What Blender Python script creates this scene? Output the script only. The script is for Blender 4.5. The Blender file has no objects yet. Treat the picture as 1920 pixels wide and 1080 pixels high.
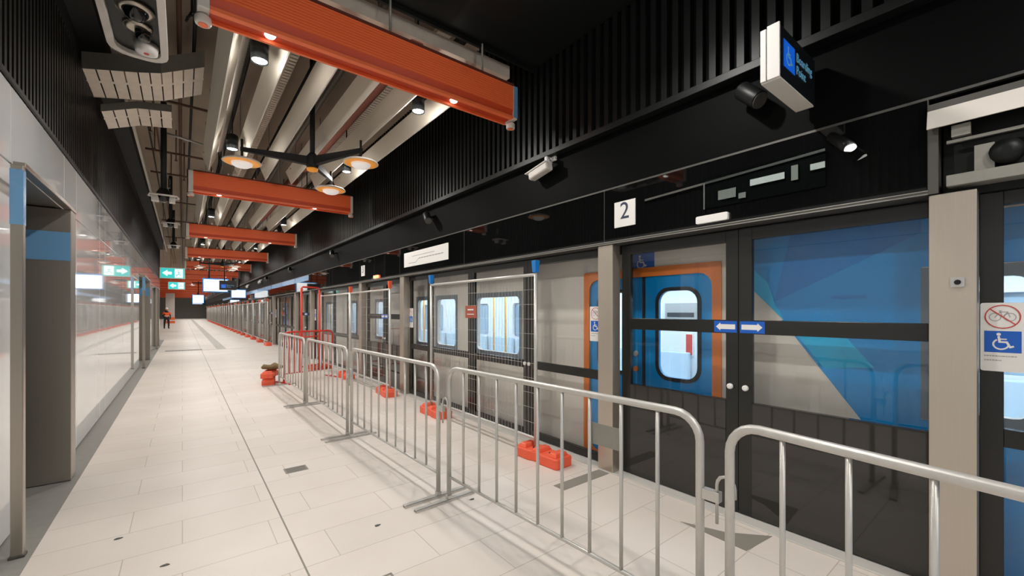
import bpy, bmesh, math, random
from mathutils import Vector, Matrix
random.seed(7)
SC = bpy.context.scene
COL = SC.collection
PI = math.pi
# ------------------------------------------------------------------ camera, world, exposure
F_PX, HZ, VPX, CAM_H = 786.0, 582.0, 342.0, 1.575
YAW = math.atan((960 - VPX) / F_PX)
cam = bpy.data.cameras.new('camera'); camo = bpy.data.objects.new('camera', cam); COL.objects.link(camo)
camo.location = (0, 0, CAM_H); camo.rotation_euler = (PI / 2, 0, -YAW)
cam.sensor_fit = 'HORIZONTAL'; cam.sensor_width = 36; cam.lens = F_PX / 1920 * 36
cam.shift_y = (HZ - 540) / 1920; cam.clip_start = 0.02; cam.clip_end = 300
SC.camera = camo
w = bpy.data.worlds.new('world'); SC.world = w; w.use_nodes = True
w.node_tree.nodes['Background'].inputs[0].default_value = (0.9, 0.95, 1, 1)
w.node_tree.nodes['Background'].inputs[1].default_value = 0.05
SC.view_settings.view_transform = 'Standard'
try: SC.view_settings.look = 'None'
except Exception: pass
SC.view_settings.gamma = 1.0; SC.view_settings.use_curve_mapping = False
SC.view_settings.exposure = 0.0
SC.cycles.transparent_max_bounces = 16; SC.cycles.max_bounces = 10; SC.cycles.caustics_reflective = False; SC.cycles.caustics_refractive = False
SC.cycles.sample_clamp_indirect = 4.0
LAMP_W = 87.0            # ceiling downlights
# ------------------------------------------------------------------ materials
def srgb(r, g, b):
    f = lambda c: (c / 255) / 12.92 if c / 255 <= 0.04045 else ((c / 255 + 0.055) / 1.055) ** 2.4
    return (f(r), f(g), f(b), 1)
M = {}
def mat(name, col, rough=0.5, metal=0.0, spec=0.5, emit=None, es=0.0, noise=0.0, nscale=8.0, bump=0.0, coat=0.0, stretch=None):
    m = bpy.data.materials.new(name); m.use_nodes = True; nt = m.node_tree; b = nt.nodes['Principled BSDF']
    b.inputs['Base Color'].default_value = col; b.inputs['Roughness'].default_value = rough
    b.inputs['Metallic'].default_value = metal; b.inputs['Specular IOR Level'].default_value = spec
    b.inputs['Coat Weight'].default_value = coat
    if emit: b.inputs['Emission Color'].default_value = emit; b.inputs['Emission Strength'].default_value = es
    if noise or bump:
        tc = nt.nodes.new('ShaderNodeTexCoord'); mp = nt.nodes.new('ShaderNodeMapping'); nz = nt.nodes.new('ShaderNodeTexNoise')
        nz.inputs['Scale'].default_value = nscale; nz.inputs['Detail'].default_value = 4
        if stretch: mp.inputs['Scale'].default_value = stretch
        nt.links.new(tc.outputs['Object'], mp.inputs[0]); nt.links.new(mp.outputs[0], nz.inputs[0])
        if noise:
            mx = nt.nodes.new('ShaderNodeMix'); mx.data_type = 'RGBA'
            mx.inputs['A'].default_value = tuple(c * (1 - noise) for c in col[:3]) + (1,)
            mx.inputs['B'].default_value = tuple(min(1, c * (1 + noise)) for c in col[:3]) + (1,)
            nt.links.new(nz.outputs[0], mx.inputs['Factor']); nt.links.new(mx.outputs['Result'], b.inputs['Base Color'])
        if bump:
            bp = nt.nodes.new('ShaderNodeBump'); bp.inputs['Strength'].default_value = bump; bp.inputs['Distance'].default_value = 0.004
            nt.links.new(nz.outputs[0], bp.inputs['Height']); nt.links.new(bp.outputs[0], b.inputs['Normal'])
    M[name] = m; return m
def glass(name, tint=(1, 1, 1, 1), ior=1.45, rough=0.0):
    m = bpy.data.materials.new(name); m.use_nodes = True; nt = m.node_tree; nt.nodes.clear()
    o = nt.nodes.new('ShaderNodeOutputMaterial'); t = nt.nodes.new('ShaderNodeBsdfTransparent'); g = nt.nodes.new('ShaderNodeBsdfGlossy')
    x = nt.nodes.new('ShaderNodeMixShader'); ge = nt.nodes.new('ShaderNodeNewGeometry'); dp = nt.nodes.new('ShaderNodeVectorMath'); dp.operation = 'DOT_PRODUCT'
    nt.links.new(ge.outputs['Normal'], dp.inputs[0]); nt.links.new(ge.outputs['Incoming'], dp.inputs[1])
    def mth(op, a, b=None):   # Schlick reflectance, the same from both faces of the sheet
        n = nt.nodes.new('ShaderNodeMath'); n.operation = op
        for i, q in enumerate((a, b)):
            if q is None: continue
            if isinstance(q, (int, float)): n.inputs[i].default_value = q
            else: nt.links.new(q, n.inputs[i])
        return n.outputs[0]
    r0 = ((ior - 1) / (ior + 1)) ** 2
    p5 = mth('POWER', mth('SUBTRACT', 1.0, mth('ABSOLUTE', dp.outputs['Value'])), 5.0)
    fac = mth('ADD', mth('MULTIPLY', p5, 1 - r0), r0)
    t.inputs[0].default_value = tint; g.inputs['Roughness'].default_value = rough
    nt.links.new(fac, x.inputs[0]); nt.links.new(t.outputs[0], x.inputs[1]); nt.links.new(g.outputs[0], x.inputs[2]); nt.links.new(x.outputs[0], o.inputs[0])
    M[name] = m; return m
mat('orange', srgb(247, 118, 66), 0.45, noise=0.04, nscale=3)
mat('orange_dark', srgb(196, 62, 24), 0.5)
mat('orange_shade', srgb(206, 70, 26), 0.5)  # darker copy of orange, the recess's shade put into the colour
mat('beam_rust', srgb(96, 44, 30), 0.6)
mat('white_metal', srgb(212, 206, 198), 0.45)
mat('baffle', srgb(196, 187, 172), 0.85, spec=0.15, noise=0.03, nscale=2)
mat('slab', srgb(166, 150, 132), 0.85, noise=0.18, nscale=1.3, bump=0.15)
mat('black', srgb(14, 17, 16), 0.45, spec=0.3, noise=0.1, nscale=5)
mat('black_matt', srgb(20, 21, 21), 0.7)
mat('bulkhead', srgb(6, 7, 7), 0.6, spec=0.06, noise=0.05, nscale=2)
mat('black_gloss', srgb(12, 13, 13), 0.03, spec=0.55)
mat('door_black', srgb(30, 30, 28), 0.25)
mat('stainless', srgb(178, 170, 158), 0.3, metal=1.0, noise=0.06, nscale=6, stretch=(30, 30, 0.6))
mat('stainless_pillar', srgb(196, 186, 172), 0.36, metal=0.75, noise=0.05, nscale=6, stretch=(30, 30, 0.6))
mat('brushed_dark', srgb(172, 166, 156), 0.4, metal=1.0, noise=0.05, nscale=5, stretch=(30, 30, 0.5))
mat('galv', srgb(205, 202, 196), 0.38, metal=0.45, noise=0.08, nscale=30)
mat('galv_dull', srgb(150, 148, 140), 0.5, metal=0.4, noise=0.12, nscale=20)
mat('tray_metal', srgb(236, 224, 208), 0.5, metal=0.15, noise=0.12, nscale=9)
mat('wall_glass', srgb(226, 228, 228), 0.04, spec=0.75, coat=0.6)
mat('joint_dark', srgb(44, 44, 44), 0.6)
mat('stone_grey', srgb(140, 138, 132), 0.5, noise=0.12, nscale=14)
mat('sill', srgb(206, 203, 196), 0.4)
mat('marking', srgb(142, 136, 126), 0.6, noise=0.05, nscale=20)
mat('marking_pale', srgb(186, 180, 170), 0.6, noise=0.05, nscale=20)
mat('red_plastic', srgb(240, 98, 66), 0.45, noise=0.08, nscale=14)
mat('red_paint', srgb(214, 62, 46), 0.4)
mat('blue_plastic', srgb(22, 120, 200), 0.4)
mat('blue_reflection', srgb(106, 154, 194), 0.25)  # reflected blue, put into a surface colour
mat('sign_blue', srgb(18, 92, 190), 0.4)
mat('sign_white', srgb(232, 230, 226), 0.45)
mat('sign_ink', srgb(38, 48, 74), 0.5)
mat('sign_grey', srgb(168, 168, 166), 0.5)
mat('sign_red', srgb(196, 66, 60), 0.5)
mat('sign_black', srgb(20, 24, 27), 0.3)
mat('brown_sign', srgb(168, 84, 66), 0.5)
mat('train_grey', srgb(226, 219, 210), 0.35, noise=0.03, nscale=2)
mat('train_blue', srgb(0, 146, 222), 0.3)
mat('train_deep', srgb(0, 126, 206), 0.3)
mat('train_cyan', srgb(0, 184, 240), 0.3)
mat('train_orange', srgb(232, 128, 52), 0.4)
mat('window_trim', srgb(112, 124, 138), 0.4)
mat('base_gloss', srgb(40, 38, 35), 0.04, spec=0.7)
mat('train_rubber', srgb(24, 30, 40), 0.5)
mat('train_dark', srgb(58, 62, 68), 0.4)
mat('interior_white', srgb(226, 232, 236), 0.5)
mat('interior_floor', srgb(120, 126, 132), 0.5)
mat('seat_fabric', srgb(192, 212, 226), 0.8)
mat('pole_yellow', srgb(240, 170, 70), 0.4)
mat('pipe_brown', srgb(104, 74, 60), 0.6)
mat('pipe_black', srgb(30, 30, 30), 0.5)
mat('duct_red', srgb(150, 92, 78), 0.7)
mat('duct_silver', srgb(196, 190, 180), 0.35, metal=0.6)
mat('amber', srgb(244, 160, 52), 0.4, emit=srgb(244, 160, 52), es=0.25)
mat('lamp_bowl', srgb(240, 238, 236), 0.4, emit=srgb(255, 250, 244), es=0.35)
mat('lamp_on', (1, 1, 1, 1), 0.4, emit=(1, 0.97, 0.92, 1), es=14)
mat('lamp_beam', (1, 1, 1, 1), 0.4, emit=(1, 0.95, 0.88, 1), es=6)
mat('train_light', (1, 1, 1, 1), 0.4, emit=(0.84, 0.93, 1, 1), es=20)
mat('red_led', (1, 0.2, 0.1, 1), 0.4, emit=(1, 0.12, 0.05, 1), es=7)
mat('exit_teal', srgb(40, 180, 175), 0.4, emit=srgb(52, 190, 186), es=0.75)
mat('exit_white', (1, 1, 1, 1), 0.4, emit=(0.95, 1, 1, 1), es=1.1)
mat('screen', (1, 1, 1, 1), 0.3, emit=(0.93, 0.98, 1, 1), es=1.15)
mat('screen_faint', srgb(200, 210, 216), 0.3, emit=srgb(205, 215, 222), es=1.1)
mat('icon_glow', srgb(20, 90, 210), 0.3, emit=srgb(20, 100, 220), es=0.45)
mat('icon_pale', srgb(90, 150, 180), 0.3, emit=srgb(96, 150, 178), es=0.35)
mat('skin', srgb(200, 150, 120), 0.6); mat('navy', srgb(34, 40, 56), 0.8); mat('hivis', srgb(250, 100, 40), 0.6); mat('helmet', srgb(236, 232, 224), 0.4)
mat('canvas', srgb(120, 100, 64), 0.8); mat('steel_dark', srgb(90, 88, 84), 0.5, metal=0.5)
mat('lens_dark', srgb(10, 12, 14), 0.08); mat('shadow_gap', srgb(8, 8, 8), 0.9)
glass('pane', (0.965, 0.97, 0.965, 1), 1.5); glass('pane_train', (0.9, 0.95, 0.98, 1), 1.4); glass('pane_tint', (0.86, 0.9, 0.9, 1), 1.45)
def floor_mat():
    m = bpy.data.materials.new('floor_tiles'); m.use_nodes = True; nt = m.node_tree; b = nt.nodes['Principled BSDF']
    tc = nt.nodes.new('ShaderNodeTexCoord'); br = nt.nodes.new('ShaderNodeTexBrick')
    br.inputs['Scale'].default_value = 1; br.inputs['Brick Width'].default_value = 0.8; br.inputs['Row Height'].default_value = 0.4
    br.inputs['Mortar Size'].default_value = 0.0035; br.inputs['Mortar Smooth'].default_value = 0.3; br.offset = 0.37; br.offset_frequency = 2
    br.inputs['Color1'].default_value = srgb(231, 222, 213); br.inputs['Color2'].default_value = srgb(226, 217, 207); br.inputs['Mortar'].default_value = srgb(194, 185, 174)
    nz = nt.nodes.new('ShaderNodeTexNoise'); nz.inputs['Scale'].default_value = 0.9; nz.inputs['Detail'].default_value = 6
    mx = nt.nodes.new('ShaderNodeMix'); mx.data_type = 'RGBA'; mx.blend_type = 'MULTIPLY'; mx.inputs['Factor'].default_value = 1
    rp = nt.nodes.new('ShaderNodeValToRGB'); rp.color_ramp.elements[0].color = (0.9, 0.89, 0.88, 1); rp.color_ramp.elements[1].color = (1, 1, 1, 1)
    rp.color_ramp.elements[0].position = 0.3; rp.color_ramp.elements[1].position = 0.62
    nt.links.new(tc.outputs['Object'], br.inputs[0]); nt.links.new(tc.outputs['Object'], nz.inputs[0]); nt.links.new(nz.outputs[0], rp.inputs[0])
    nt.links.new(br.outputs[0], mx.inputs['A']); nt.links.new(rp.outputs[0], mx.inputs['B']); nt.links.new(mx.outputs['Result'], b.inputs['Base Color'])
    b.inputs['Roughness'].default_value = 0.42; b.inputs['Specular IOR Level'].default_value = 0.35
    M['floor'] = m
floor_mat()
# ------------------------------------------------------------------ helpers
class MB:
    def __init__(s): s.bm = bmesh.new()
    def box(s, x0, x1, y0, y1, z0, z1):
        return s.hexa([(x0, y0, z0), (x1, y0, z0), (x1, y1, z0), (x0, y1, z0), (x0, y0, z1), (x1, y0, z1), (x1, y1, z1), (x0, y1, z1)])
    def hexa(s, p):
        v = [s.bm.verts.new(q) for q in p]
        for f in ((3, 2, 1, 0), (4, 5, 6, 7), (0, 1, 5, 4), (1, 2, 6, 5), (2, 3, 7, 6), (3, 0, 4, 7)): s.bm.faces.new([v[i] for i in f])
        return s
    def prism(s, pts, vec):
        """closed planar outline pts extruded by vec"""
        vec = Vector(vec); a = [s.bm.verts.new(p) for p in pts]; b = [s.bm.verts.new(Vector(p) + vec) for p in pts]
        n = len(pts)
        s.bm.faces.new(a[::-1]); s.bm.faces.new(b)
        for i in range(n): s.bm.faces.new((a[i], a[(i + 1) % n], b[(i + 1) % n], b[i]))
        return s
    def tube(s, path, r, seg=10, caps=True, closed=False):
        P = [Vector(p) for p in path]; n = len(P); rr = r if isinstance(r, (list, tuple)) else [r] * n; rings = []; prev = None
        for i in range(n):
            if closed: t = P[(i + 1) % n] - P[i - 1]
            else: t = P[min(i + 1, n - 1)] - P[max(i - 1, 0)]
            t.normalize()
            if prev is None:
                u = t.orthogonal().normalized()
            else:
                u = prev - t * prev.dot(t); u.normalize()
            prev = u; v = t.cross(u)
            rings.append([s.bm.verts.new(P[i] + (u * math.cos(2 * PI * k / seg) + v * math.sin(2 * PI * k / seg)) * rr[i]) for k in range(seg)])
        for i in range(n if closed else n - 1):
            A, B = rings[i], rings[(i + 1) % n]
            for k in range(seg): f = s.bm.faces.new((A[k], A[(k + 1) % seg], B[(k + 1) % seg], B[k])); f.smooth = True
        if caps and not closed: s.bm.faces.new(rings[0][::-1]); s.bm.faces.new(rings[-1])
        return s
    def lathe(s, prof, c=(0, 0, 0), seg=24, axis='z'):
        rings = []; c = Vector(c)
        for r, h in prof:
            ring = []
            for k in range(seg):
                a = 2 * PI * k / seg; q = (r * math.cos(a), r * math.sin(a), h)
                if axis == 'x': q = (h, q[0], q[1])
                if axis == 'y': q = (q[0], h, q[1])
                ring.append(s.bm.verts.new(c + Vector(q)))
            rings.append(ring)
        for A, B in zip(rings, rings[1:]):
            for k in range(seg): f = s.bm.faces.new((A[k], A[(k + 1) % seg], B[(k + 1) % seg], B[k])); f.smooth = True
        s.bm.faces.new(rings[0][::-1]); s.bm.faces.new(rings[-1])
        return s
    def build(s, name, m, parent=None, bev=0.0, seg=2):
        bmesh.ops.recalc_face_normals(s.bm, faces=s.bm.faces)
        me = bpy.data.meshes.new(name); s.bm.to_mesh(me); s.bm.free()
        me.materials.append(M[m]); o = bpy.data.objects.new(name, me); COL.objects.link(o)
        if parent: o.parent = parent
        if bev:
            b = o.modifiers.new('edge', 'BEVEL'); b.width = bev; b.segments = seg; b.limit_method = 'ANGLE'
        return o
def box(*a): return MB().box(*a)
def rot(mb, ang, c, axis='Z'):
    bmesh.ops.rotate(mb.bm, verts=mb.bm.verts, cent=c, matrix=Matrix.Rotation(ang, 3, axis)); return mb
def tag(o, label=None, cat=None, group=None, kind=None):
    if label: o['label'] = label
    if cat: o['category'] = cat
    if group: o['group'] = group
    if kind: o['kind'] = kind
    return o
def empty(name, loc=(0, 0, 0), rz=0):
    o = bpy.data.objects.new(name, None); COL.objects.link(o); o.location = loc; o.rotation_euler = (0, 0, rz); o.empty_display_size = 0.1; return o
def thing(name, label, cat, loc=(0, 0, 0), rz=0, group=None):
    return tag(empty(name, loc, rz), label, cat, group, 'thing')
CH = {}
def copy_tree(o, parent=None):
    c = o.copy(); COL.objects.link(c); c.parent = parent
    for ch in list(o.children): copy_tree(ch, c)
    return c
def dup(o, loc, label, rz=None, group=None):
    c = copy_tree(o); c.location = loc; c['label'] = label
    if rz is not None: c.rotation_euler = (0, 0, rz)
    if group: c['group'] = group
    return c
def struct(name, mb, m, bev=0): return tag(mb.build(name, m, None, bev), kind='structure')
ORD = ['first', 'second', 'third', 'fourth', 'fifth', 'sixth', 'seventh', 'eighth', 'ninth', 'tenth', 'eleventh', 'twelfth', 'thirteenth', 'fourteenth', 'fifteenth', 'sixteenth',
       'seventeenth', 'eighteenth', 'nineteenth', 'twentieth'] + ['twenty-' + x for x in ('first', 'second', 'third', 'fourth', 'fifth', 'sixth', 'seventh', 'eighth', 'ninth')] + ['thirtieth'] + ['thirty-' + x for x in ('first', 'second', 'third', 'fourth', 'fifth', 'sixth', 'seventh', 'eighth', 'ninth')] + ['fortieth']
class Sh:
    """flat shapes laid on a plane: origin o, axes eu/ev, thickness along n"""
    def __init__(s, o, eu, ev, n, th=0.002): s.o, s.u, s.v, s.n, s.th = Vector(o), Vector(eu), Vector(ev), Vector(n), th; s.mb = MB()
    def P(s, a, b): return s.o + s.u * a + s.v * b
    def poly(s, pts): s.mb.prism([s.P(*p) for p in pts], s.n * s.th); return s
    def rect(s, a0, b0, a1, b1): return s.poly([(a0, b0), (a1, b0), (a1, b1), (a0, b1)])
    def rrect(s, a0, b0, a1, b1, r): return s.poly(rr_pts(a0, b0, a1, b1, r))
    def disc(s, a, b, r, n=20): return s.poly([(a + r * math.cos(2 * PI * k / n), b + r * math.sin(2 * PI * k / n)) for k in range(n)])
    def line(s, pts, wd):
        for p, q in zip(pts, pts[1:]):
            d = Vector((q[0] - p[0], q[1] - p[1])); L = d.length or 1e-6; d /= L; nx, ny = -d.y * wd / 2, d.x * wd / 2; e = wd * 0.35
            s.poly([(p[0] - d.x * e + nx, p[1] - d.y * e + ny), (p[0] - d.x * e - nx, p[1] - d.y * e - ny), (q[0] + d.x * e - nx, q[1] + d.y * e - ny), (q[0] + d.x * e + nx, q[1] + d.y * e + ny)])
        return s
    def ring(s, a, b, r, wd, a0=0, a1=2 * PI, n=24):
        for k in range(n):
            t0, t1 = a0 + (a1 - a0) * k / n, a0 + (a1 - a0) * (k + 1) / n
            s.poly([(a + (r - wd / 2) * math.cos(t0), b + (r - wd / 2) * math.sin(t0)), (a + (r + wd / 2) * math.cos(t0), b + (r + wd / 2) * math.sin(t0)),
                    (a + (r + wd / 2) * math.cos(t1), b + (r + wd / 2) * math.sin(t1)), (a + (r - wd / 2) * math.cos(t1), b + (r - wd / 2) * math.sin(t1))])
        return s
    def build(s, name, m, parent=None): return s.mb.build(name, m, parent)
def rr_pts(a0, b0, a1, b1, r, n=5):
    out = []
    for cx, cy, t0 in ((a1 - r, b0 + r, -PI / 2), (a1 - r, b1 - r, 0), (a0 + r, b1 - r, PI / 2), (a0 + r, b0 + r, PI)):
        for k in range(n + 1): out.append((cx + r * math.cos(t0 + PI / 2 * k / n), cy + r * math.sin(t0 + PI / 2 * k / n)))
    return out
def wheelchair(sh, cx, cy, s):
    """access symbol of size s"""
    sh.disc(cx - 0.1 * s, cy + 0.36 * s, 0.075 * s)
    sh.line([(cx - 0.1 * s, cy + 0.24 * s), (cx - 0.07 * s, cy - 0.02 * s), (cx + 0.16 * s, cy - 0.02 * s), (cx + 0.27 * s, cy - 0.27 * s), (cx + 0.36 * s, cy - 0.23 * s)], 0.085 * s)
    sh.line([(cx - 0.08 * s, cy + 0.12 * s), (cx + 0.14 * s, cy + 0.12 * s)], 0.06 * s)
    sh.ring(cx - 0.03 * s, cy - 0.13 * s, 0.25 * s, 0.07 * s, math.radians(120), math.radians(345), 18)
def text(name, s, size, m, parent, loc, rotm, align='LEFT', th=0.001):
    c = bpy.data.curves.new(name, 'FONT'); c.body = s; c.size = size; c.extrude = th; c.align_x = align; c.align_y = 'BOTTOM'
    o = bpy.data.objects.new(name, c); COL.objects.link(o); bpy.context.view_layer.update(); me = bpy.data.meshes.new_from_object(o.evaluated_get(bpy.context.evaluated_depsgraph_get())); bpy.data.objects.remove(o); me.materials.clear(); me.materials.append(M[m]); o = bpy.data.objects.new(name, me); COL.objects.link(o); o.parent = parent; o.matrix_local = Matrix.Translation(loc) @ rotm.to_4x4(); return o
def axes(eu, ev): eu, ev = Vector(eu), Vector(ev); n = eu.cross(ev); return Matrix((eu, ev, n)).transposed()
FACE_X = axes((0, -1, 0), (0, 0, 1))      # reads from -x side
FACE_Y = axes((1, 0, 0), (0, 0, 1))       # reads from -y side
def ring_yz(x0, x1, outer, inner):
    mb = MB(); n = len(outer); V = [[[mb.bm.verts.new((x, p[0], p[1])) for p in loop] for loop in (outer, inner)] for x in (x0, x1)]
    for i in range(n):
        j = (i + 1) % n
        for s_ in (0, 1): mb.bm.faces.new((V[s_][0][i], V[s_][0][j], V[s_][1][j], V[s_][1][i]))
        mb.bm.faces.new((V[0][1][i], V[0][1][j], V[1][1][j], V[1][1][i])); mb.bm.faces.new((V[0][0][i], V[0][0][j], V[1][0][j], V[1][0][i]))
    return mb
def holed(x0, x1, ya, yb, za, zb, hole):
    """panel in the YZ plane, thickness x0..x1, with one hole outline (list of (y,z), anticlockwise as rr_pts)"""
    mb = MB(); n = len(hole); outer = []
    cy = sum(p[0] for p in hole) / n; cz = sum(p[1] for p in hole) / n
    for y, z in hole:
        dy, dz = y - cy, z - cz
        ty = ((yb - cy) / dy) if dy > 1e-9 else ((ya - cy) / dy if dy < -1e-9 else 1e9)
        tz = ((zb - cz) / dz) if dz > 1e-9 else ((za - cz) / dz if dz < -1e-9 else 1e9)
        t = min(ty, tz); outer.append([cy + dy * t, cz + dz * t])
    for c in ((ya, za), (yb, za), (yb, zb), (ya, zb)):
        k = min(range(n), key=lambda i: (outer[i][0] - c[0]) ** 2 + (outer[i][1] - c[1]) ** 2); outer[k] = list(c)
    V = [[[mb.bm.verts.new((x, p[0], p[1])) for p in loop] for loop in (outer, hole)] for x in (x0, x1)]
    for i in range(n):
        j = (i + 1) % n
        for s_ in (0, 1): mb.bm.faces.new((V[s_][0][i], V[s_][0][j], V[s_][1][j], V[s_][1][i]))
        mb.bm.faces.new((V[0][1][i], V[0][1][j], V[1][1][j], V[1][1][i])); mb.bm.faces.new((V[0][0][i], V[0][0][j], V[1][0][j], V[1][0][i]))
    return mb
# ------------------------------------------------------------------ dimensions
XW, XH, XG, XT = -0.94, 3.25, 3.37, 3.63      # glass wall, door header, door glass, train side
YN, YE = -18.0, 104.0
SLAB_Z = 5.2
BEAM_Y = [3.6 + 5.65 * k for k in range(-1, 16)]
# ------------------------------------------------------------------ the setting
struct('floor', box(-8, 3.5, YN, YE, -0.2, 0), 'floor')
struct('ceiling', box(-8, 3.6, YN, YE, SLAB_Z, SLAB_Z + 0.2), 'slab')
struct('wall_back', box(-8, 8, YN - 0.2, YN, -1.2, SLAB_Z), 'black_matt')
struct('wall_end', box(-8, 8, YE, YE + 0.2, -1.2, SLAB_Z), 'stone_grey')
struct('wall_track', box(7.2, 7.4, YN, YE, -1.2, 3.4), 'black_matt')
struct('ceiling_track', box(3.5, 7.4, YN, YE, 3.2, 3.4), 'black_matt')
struct('floor_track', box(3.5, 7.4, YN, YE, -1.3, -1.2), 'black_matt')
struct('ceiling_soffit', box(0.6, 3.25, YN, 3.72, 4.4, 4.5).box(0.6, 3.25, 3.69, 3.72, 4.36, 4.4), 'black')
struct('trim_8', box(0.6, 3.0, 3.86, 4.0, 4.28, 4.42), 'tray_metal')
struct('trim_6', box(2.02, 2.10, 1.6, 3.1, 4.385, 4.398), 'shadow_gap')
# right-hand upper wall: bulkhead, rail and ribbed cladding
struct('wall_right', box(3.29, 3.5, YN, YE, 2.76, SLAB_Z), 'bulkhead')
mb = MB()
y = YN + 0.02
while y < YE:
    mb.box(3.235, 3.29, y, y + 0.052, 3.37, 4.4 if y < 3.7 else SLAB_Z); y += 0.104
struct('wall_right_cladding', mb, 'black')
struct('trim_1', box(3.2, 3.29, YN, YE, 3.3, 3.36), 'black', 0.004)
struct('trim_2', box(3.26, 3.29, YN, YE, 2.745, 2.76), 'steel_dark')
# left-hand wall of white glass with portals
PORT = [(4.02, 5.55), (15.1, 17.6), (22.3, 24.2)]
WEND = 29.0
def glass_row(z0, z1, ys, name):
    for a, b in zip(ys, ys[1:]):
        struct(name, box(XW - 0.05, XW, a + 0.006, b - 0.006, z0 + 0.006, z1 - 0.006), 'wall_glass', 0.003)
glass_row(2.6, 3.15, [-4, 0.6, 4.45, 6.13, 6.75, 8.45, 8.99, 11.5, 14.9, 18.0, 21.0, 25, WEND], 'wall_left_upper')
glass_row(0.02, 2.6, [-4, 0.6, 4.45], 'wall_left_panel'); glass_row(0.02, 2.6, [5.75, 6.75, 8.45, 8.99, 11.5, 15.5], 'wall_left_panel')
glass_row(0.02, 2.6, [17.8, 20.2, 22.7], 'wall_left_panel'); glass_row(0.02, 2.6, [24.4, 26.7, WEND], 'wall_left_panel')
for a, b in ((YN, 4.44), (5.77, 15.49), (17.82, 22.69), (24.42, WEND)): struct('wall_left', box(XW - 0.25, XW - 0.055, a, b, 0, 3.15), 'joint_dark')
for a, b in PORT: struct('wall_left_over', box(XW - 0.25, XW - 0.055, a + 0.45, b + 0.21, 2.6, 3.15), 'joint_dark')
for a, b in PORT: struct('wall_left_recess', box(XW - 1.0, XW - 0.9, a - 0.2, b + 0.2, 0, 2.6), 'stainless')
mb = MB(); y = YN
while y < WEND:
    mb.box(XW - 0.03, XW + 0.005, y, y + 0.05, 3.18, 4.47); y += 0.1
struct('wall_left_cladding', mb, 'black')
struct('wall_left_bulkhead', box(XW - 0.2, XW - 0.03, YN, WEND, 3.15, SLAB_Z).box(XW - 0.03, -0.74, YN, WEND, 4.8, 4.86).box(-0.8, -0.74, YN, WEND, 4.86, SLAB_Z), 'black_matt')
struct('trim_3', box(XW, XW + 0.02, YN, WEND, 3.15, 3.18), 'black')
struct('trim_4', box(-0.68, -0.64, YN, WEND, 4.72, 4.8), 'white_metal')
struct('floor_border', box(XW - 1.0, -0.76, YN, WEND, 0, 0.004), 'stone_grey')
struct('floor_joint', box(0.587, 0.597, YN, YE, 0, 0.0015), 'marking')
struct('wall_left_end', box(XW - 0.25, XW, WEND, WEND + 0.1, 0, SLAB_Z), 'joint_dark')
struct('wall_far', box(-8.2, -8, WEND, YE, 0, SLAB_Z), 'slab')
# platform edge
struct('trim_5', box(XH, 3.5, YN, YE, 0, 0.012), 'sill', 0.003)
struct('trim_7', box(3.5, 3.56, YN, YE, -0.3, -0.01), 'black_matt')
# ------------------------------------------------------------------ portals in the glass wall
for i, (a, b) in enumerate(PORT):
    wh = ['beside the camera end of the glass wall', 'midway along the glass wall', 'near the far end of the glass wall'][i]
    t = thing('lift_portal', 'brushed stainless steel portal frame ' + wh, 'doorway', (XW, a, 0))
    box(0.087, 0.143, 0.002, 0.058, 0, 2.5).build('jamb_post', 'stainless', t, 0.004)
    box(0.08, 0.15, -0.005, 0.065, 0, 0.02).build('post_foot', 'steel_dark', t, 0.003)
    box(-0.9, 0.134, b - a, b - a + 0.2, 0.01, 2.5).build('reveal_panel', 'brushed_dark', t, 0.004)
    box(0.087, 0.143, 0.058, b - a + 0.2, 2.5, 2.53).build('head_rail', 'stainless', t, 0.003)
    box(-0.9, 0.07, 0.45, b - a + 0.2, 2.51, 2.57).build('head_panel', 'brushed_dark', t)
    if i < 2:
        f = box(-0.3, 0.130, b - a - 0.003, b - a - 0.0005, 2.03, 2.29).build('painted_reflection', 'blue_reflection', t); tag(f, 'pale blue reflection painted on the steel')  # blue reflection on the steel, painted as thin patches
        f = box(0.0855, 0.1445, 0.0005, 0.0595, 2.12, 2.47).build('painted_reflection', 'blue_reflection', t); tag(f, 'pale blue reflection painted on the steel')
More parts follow.
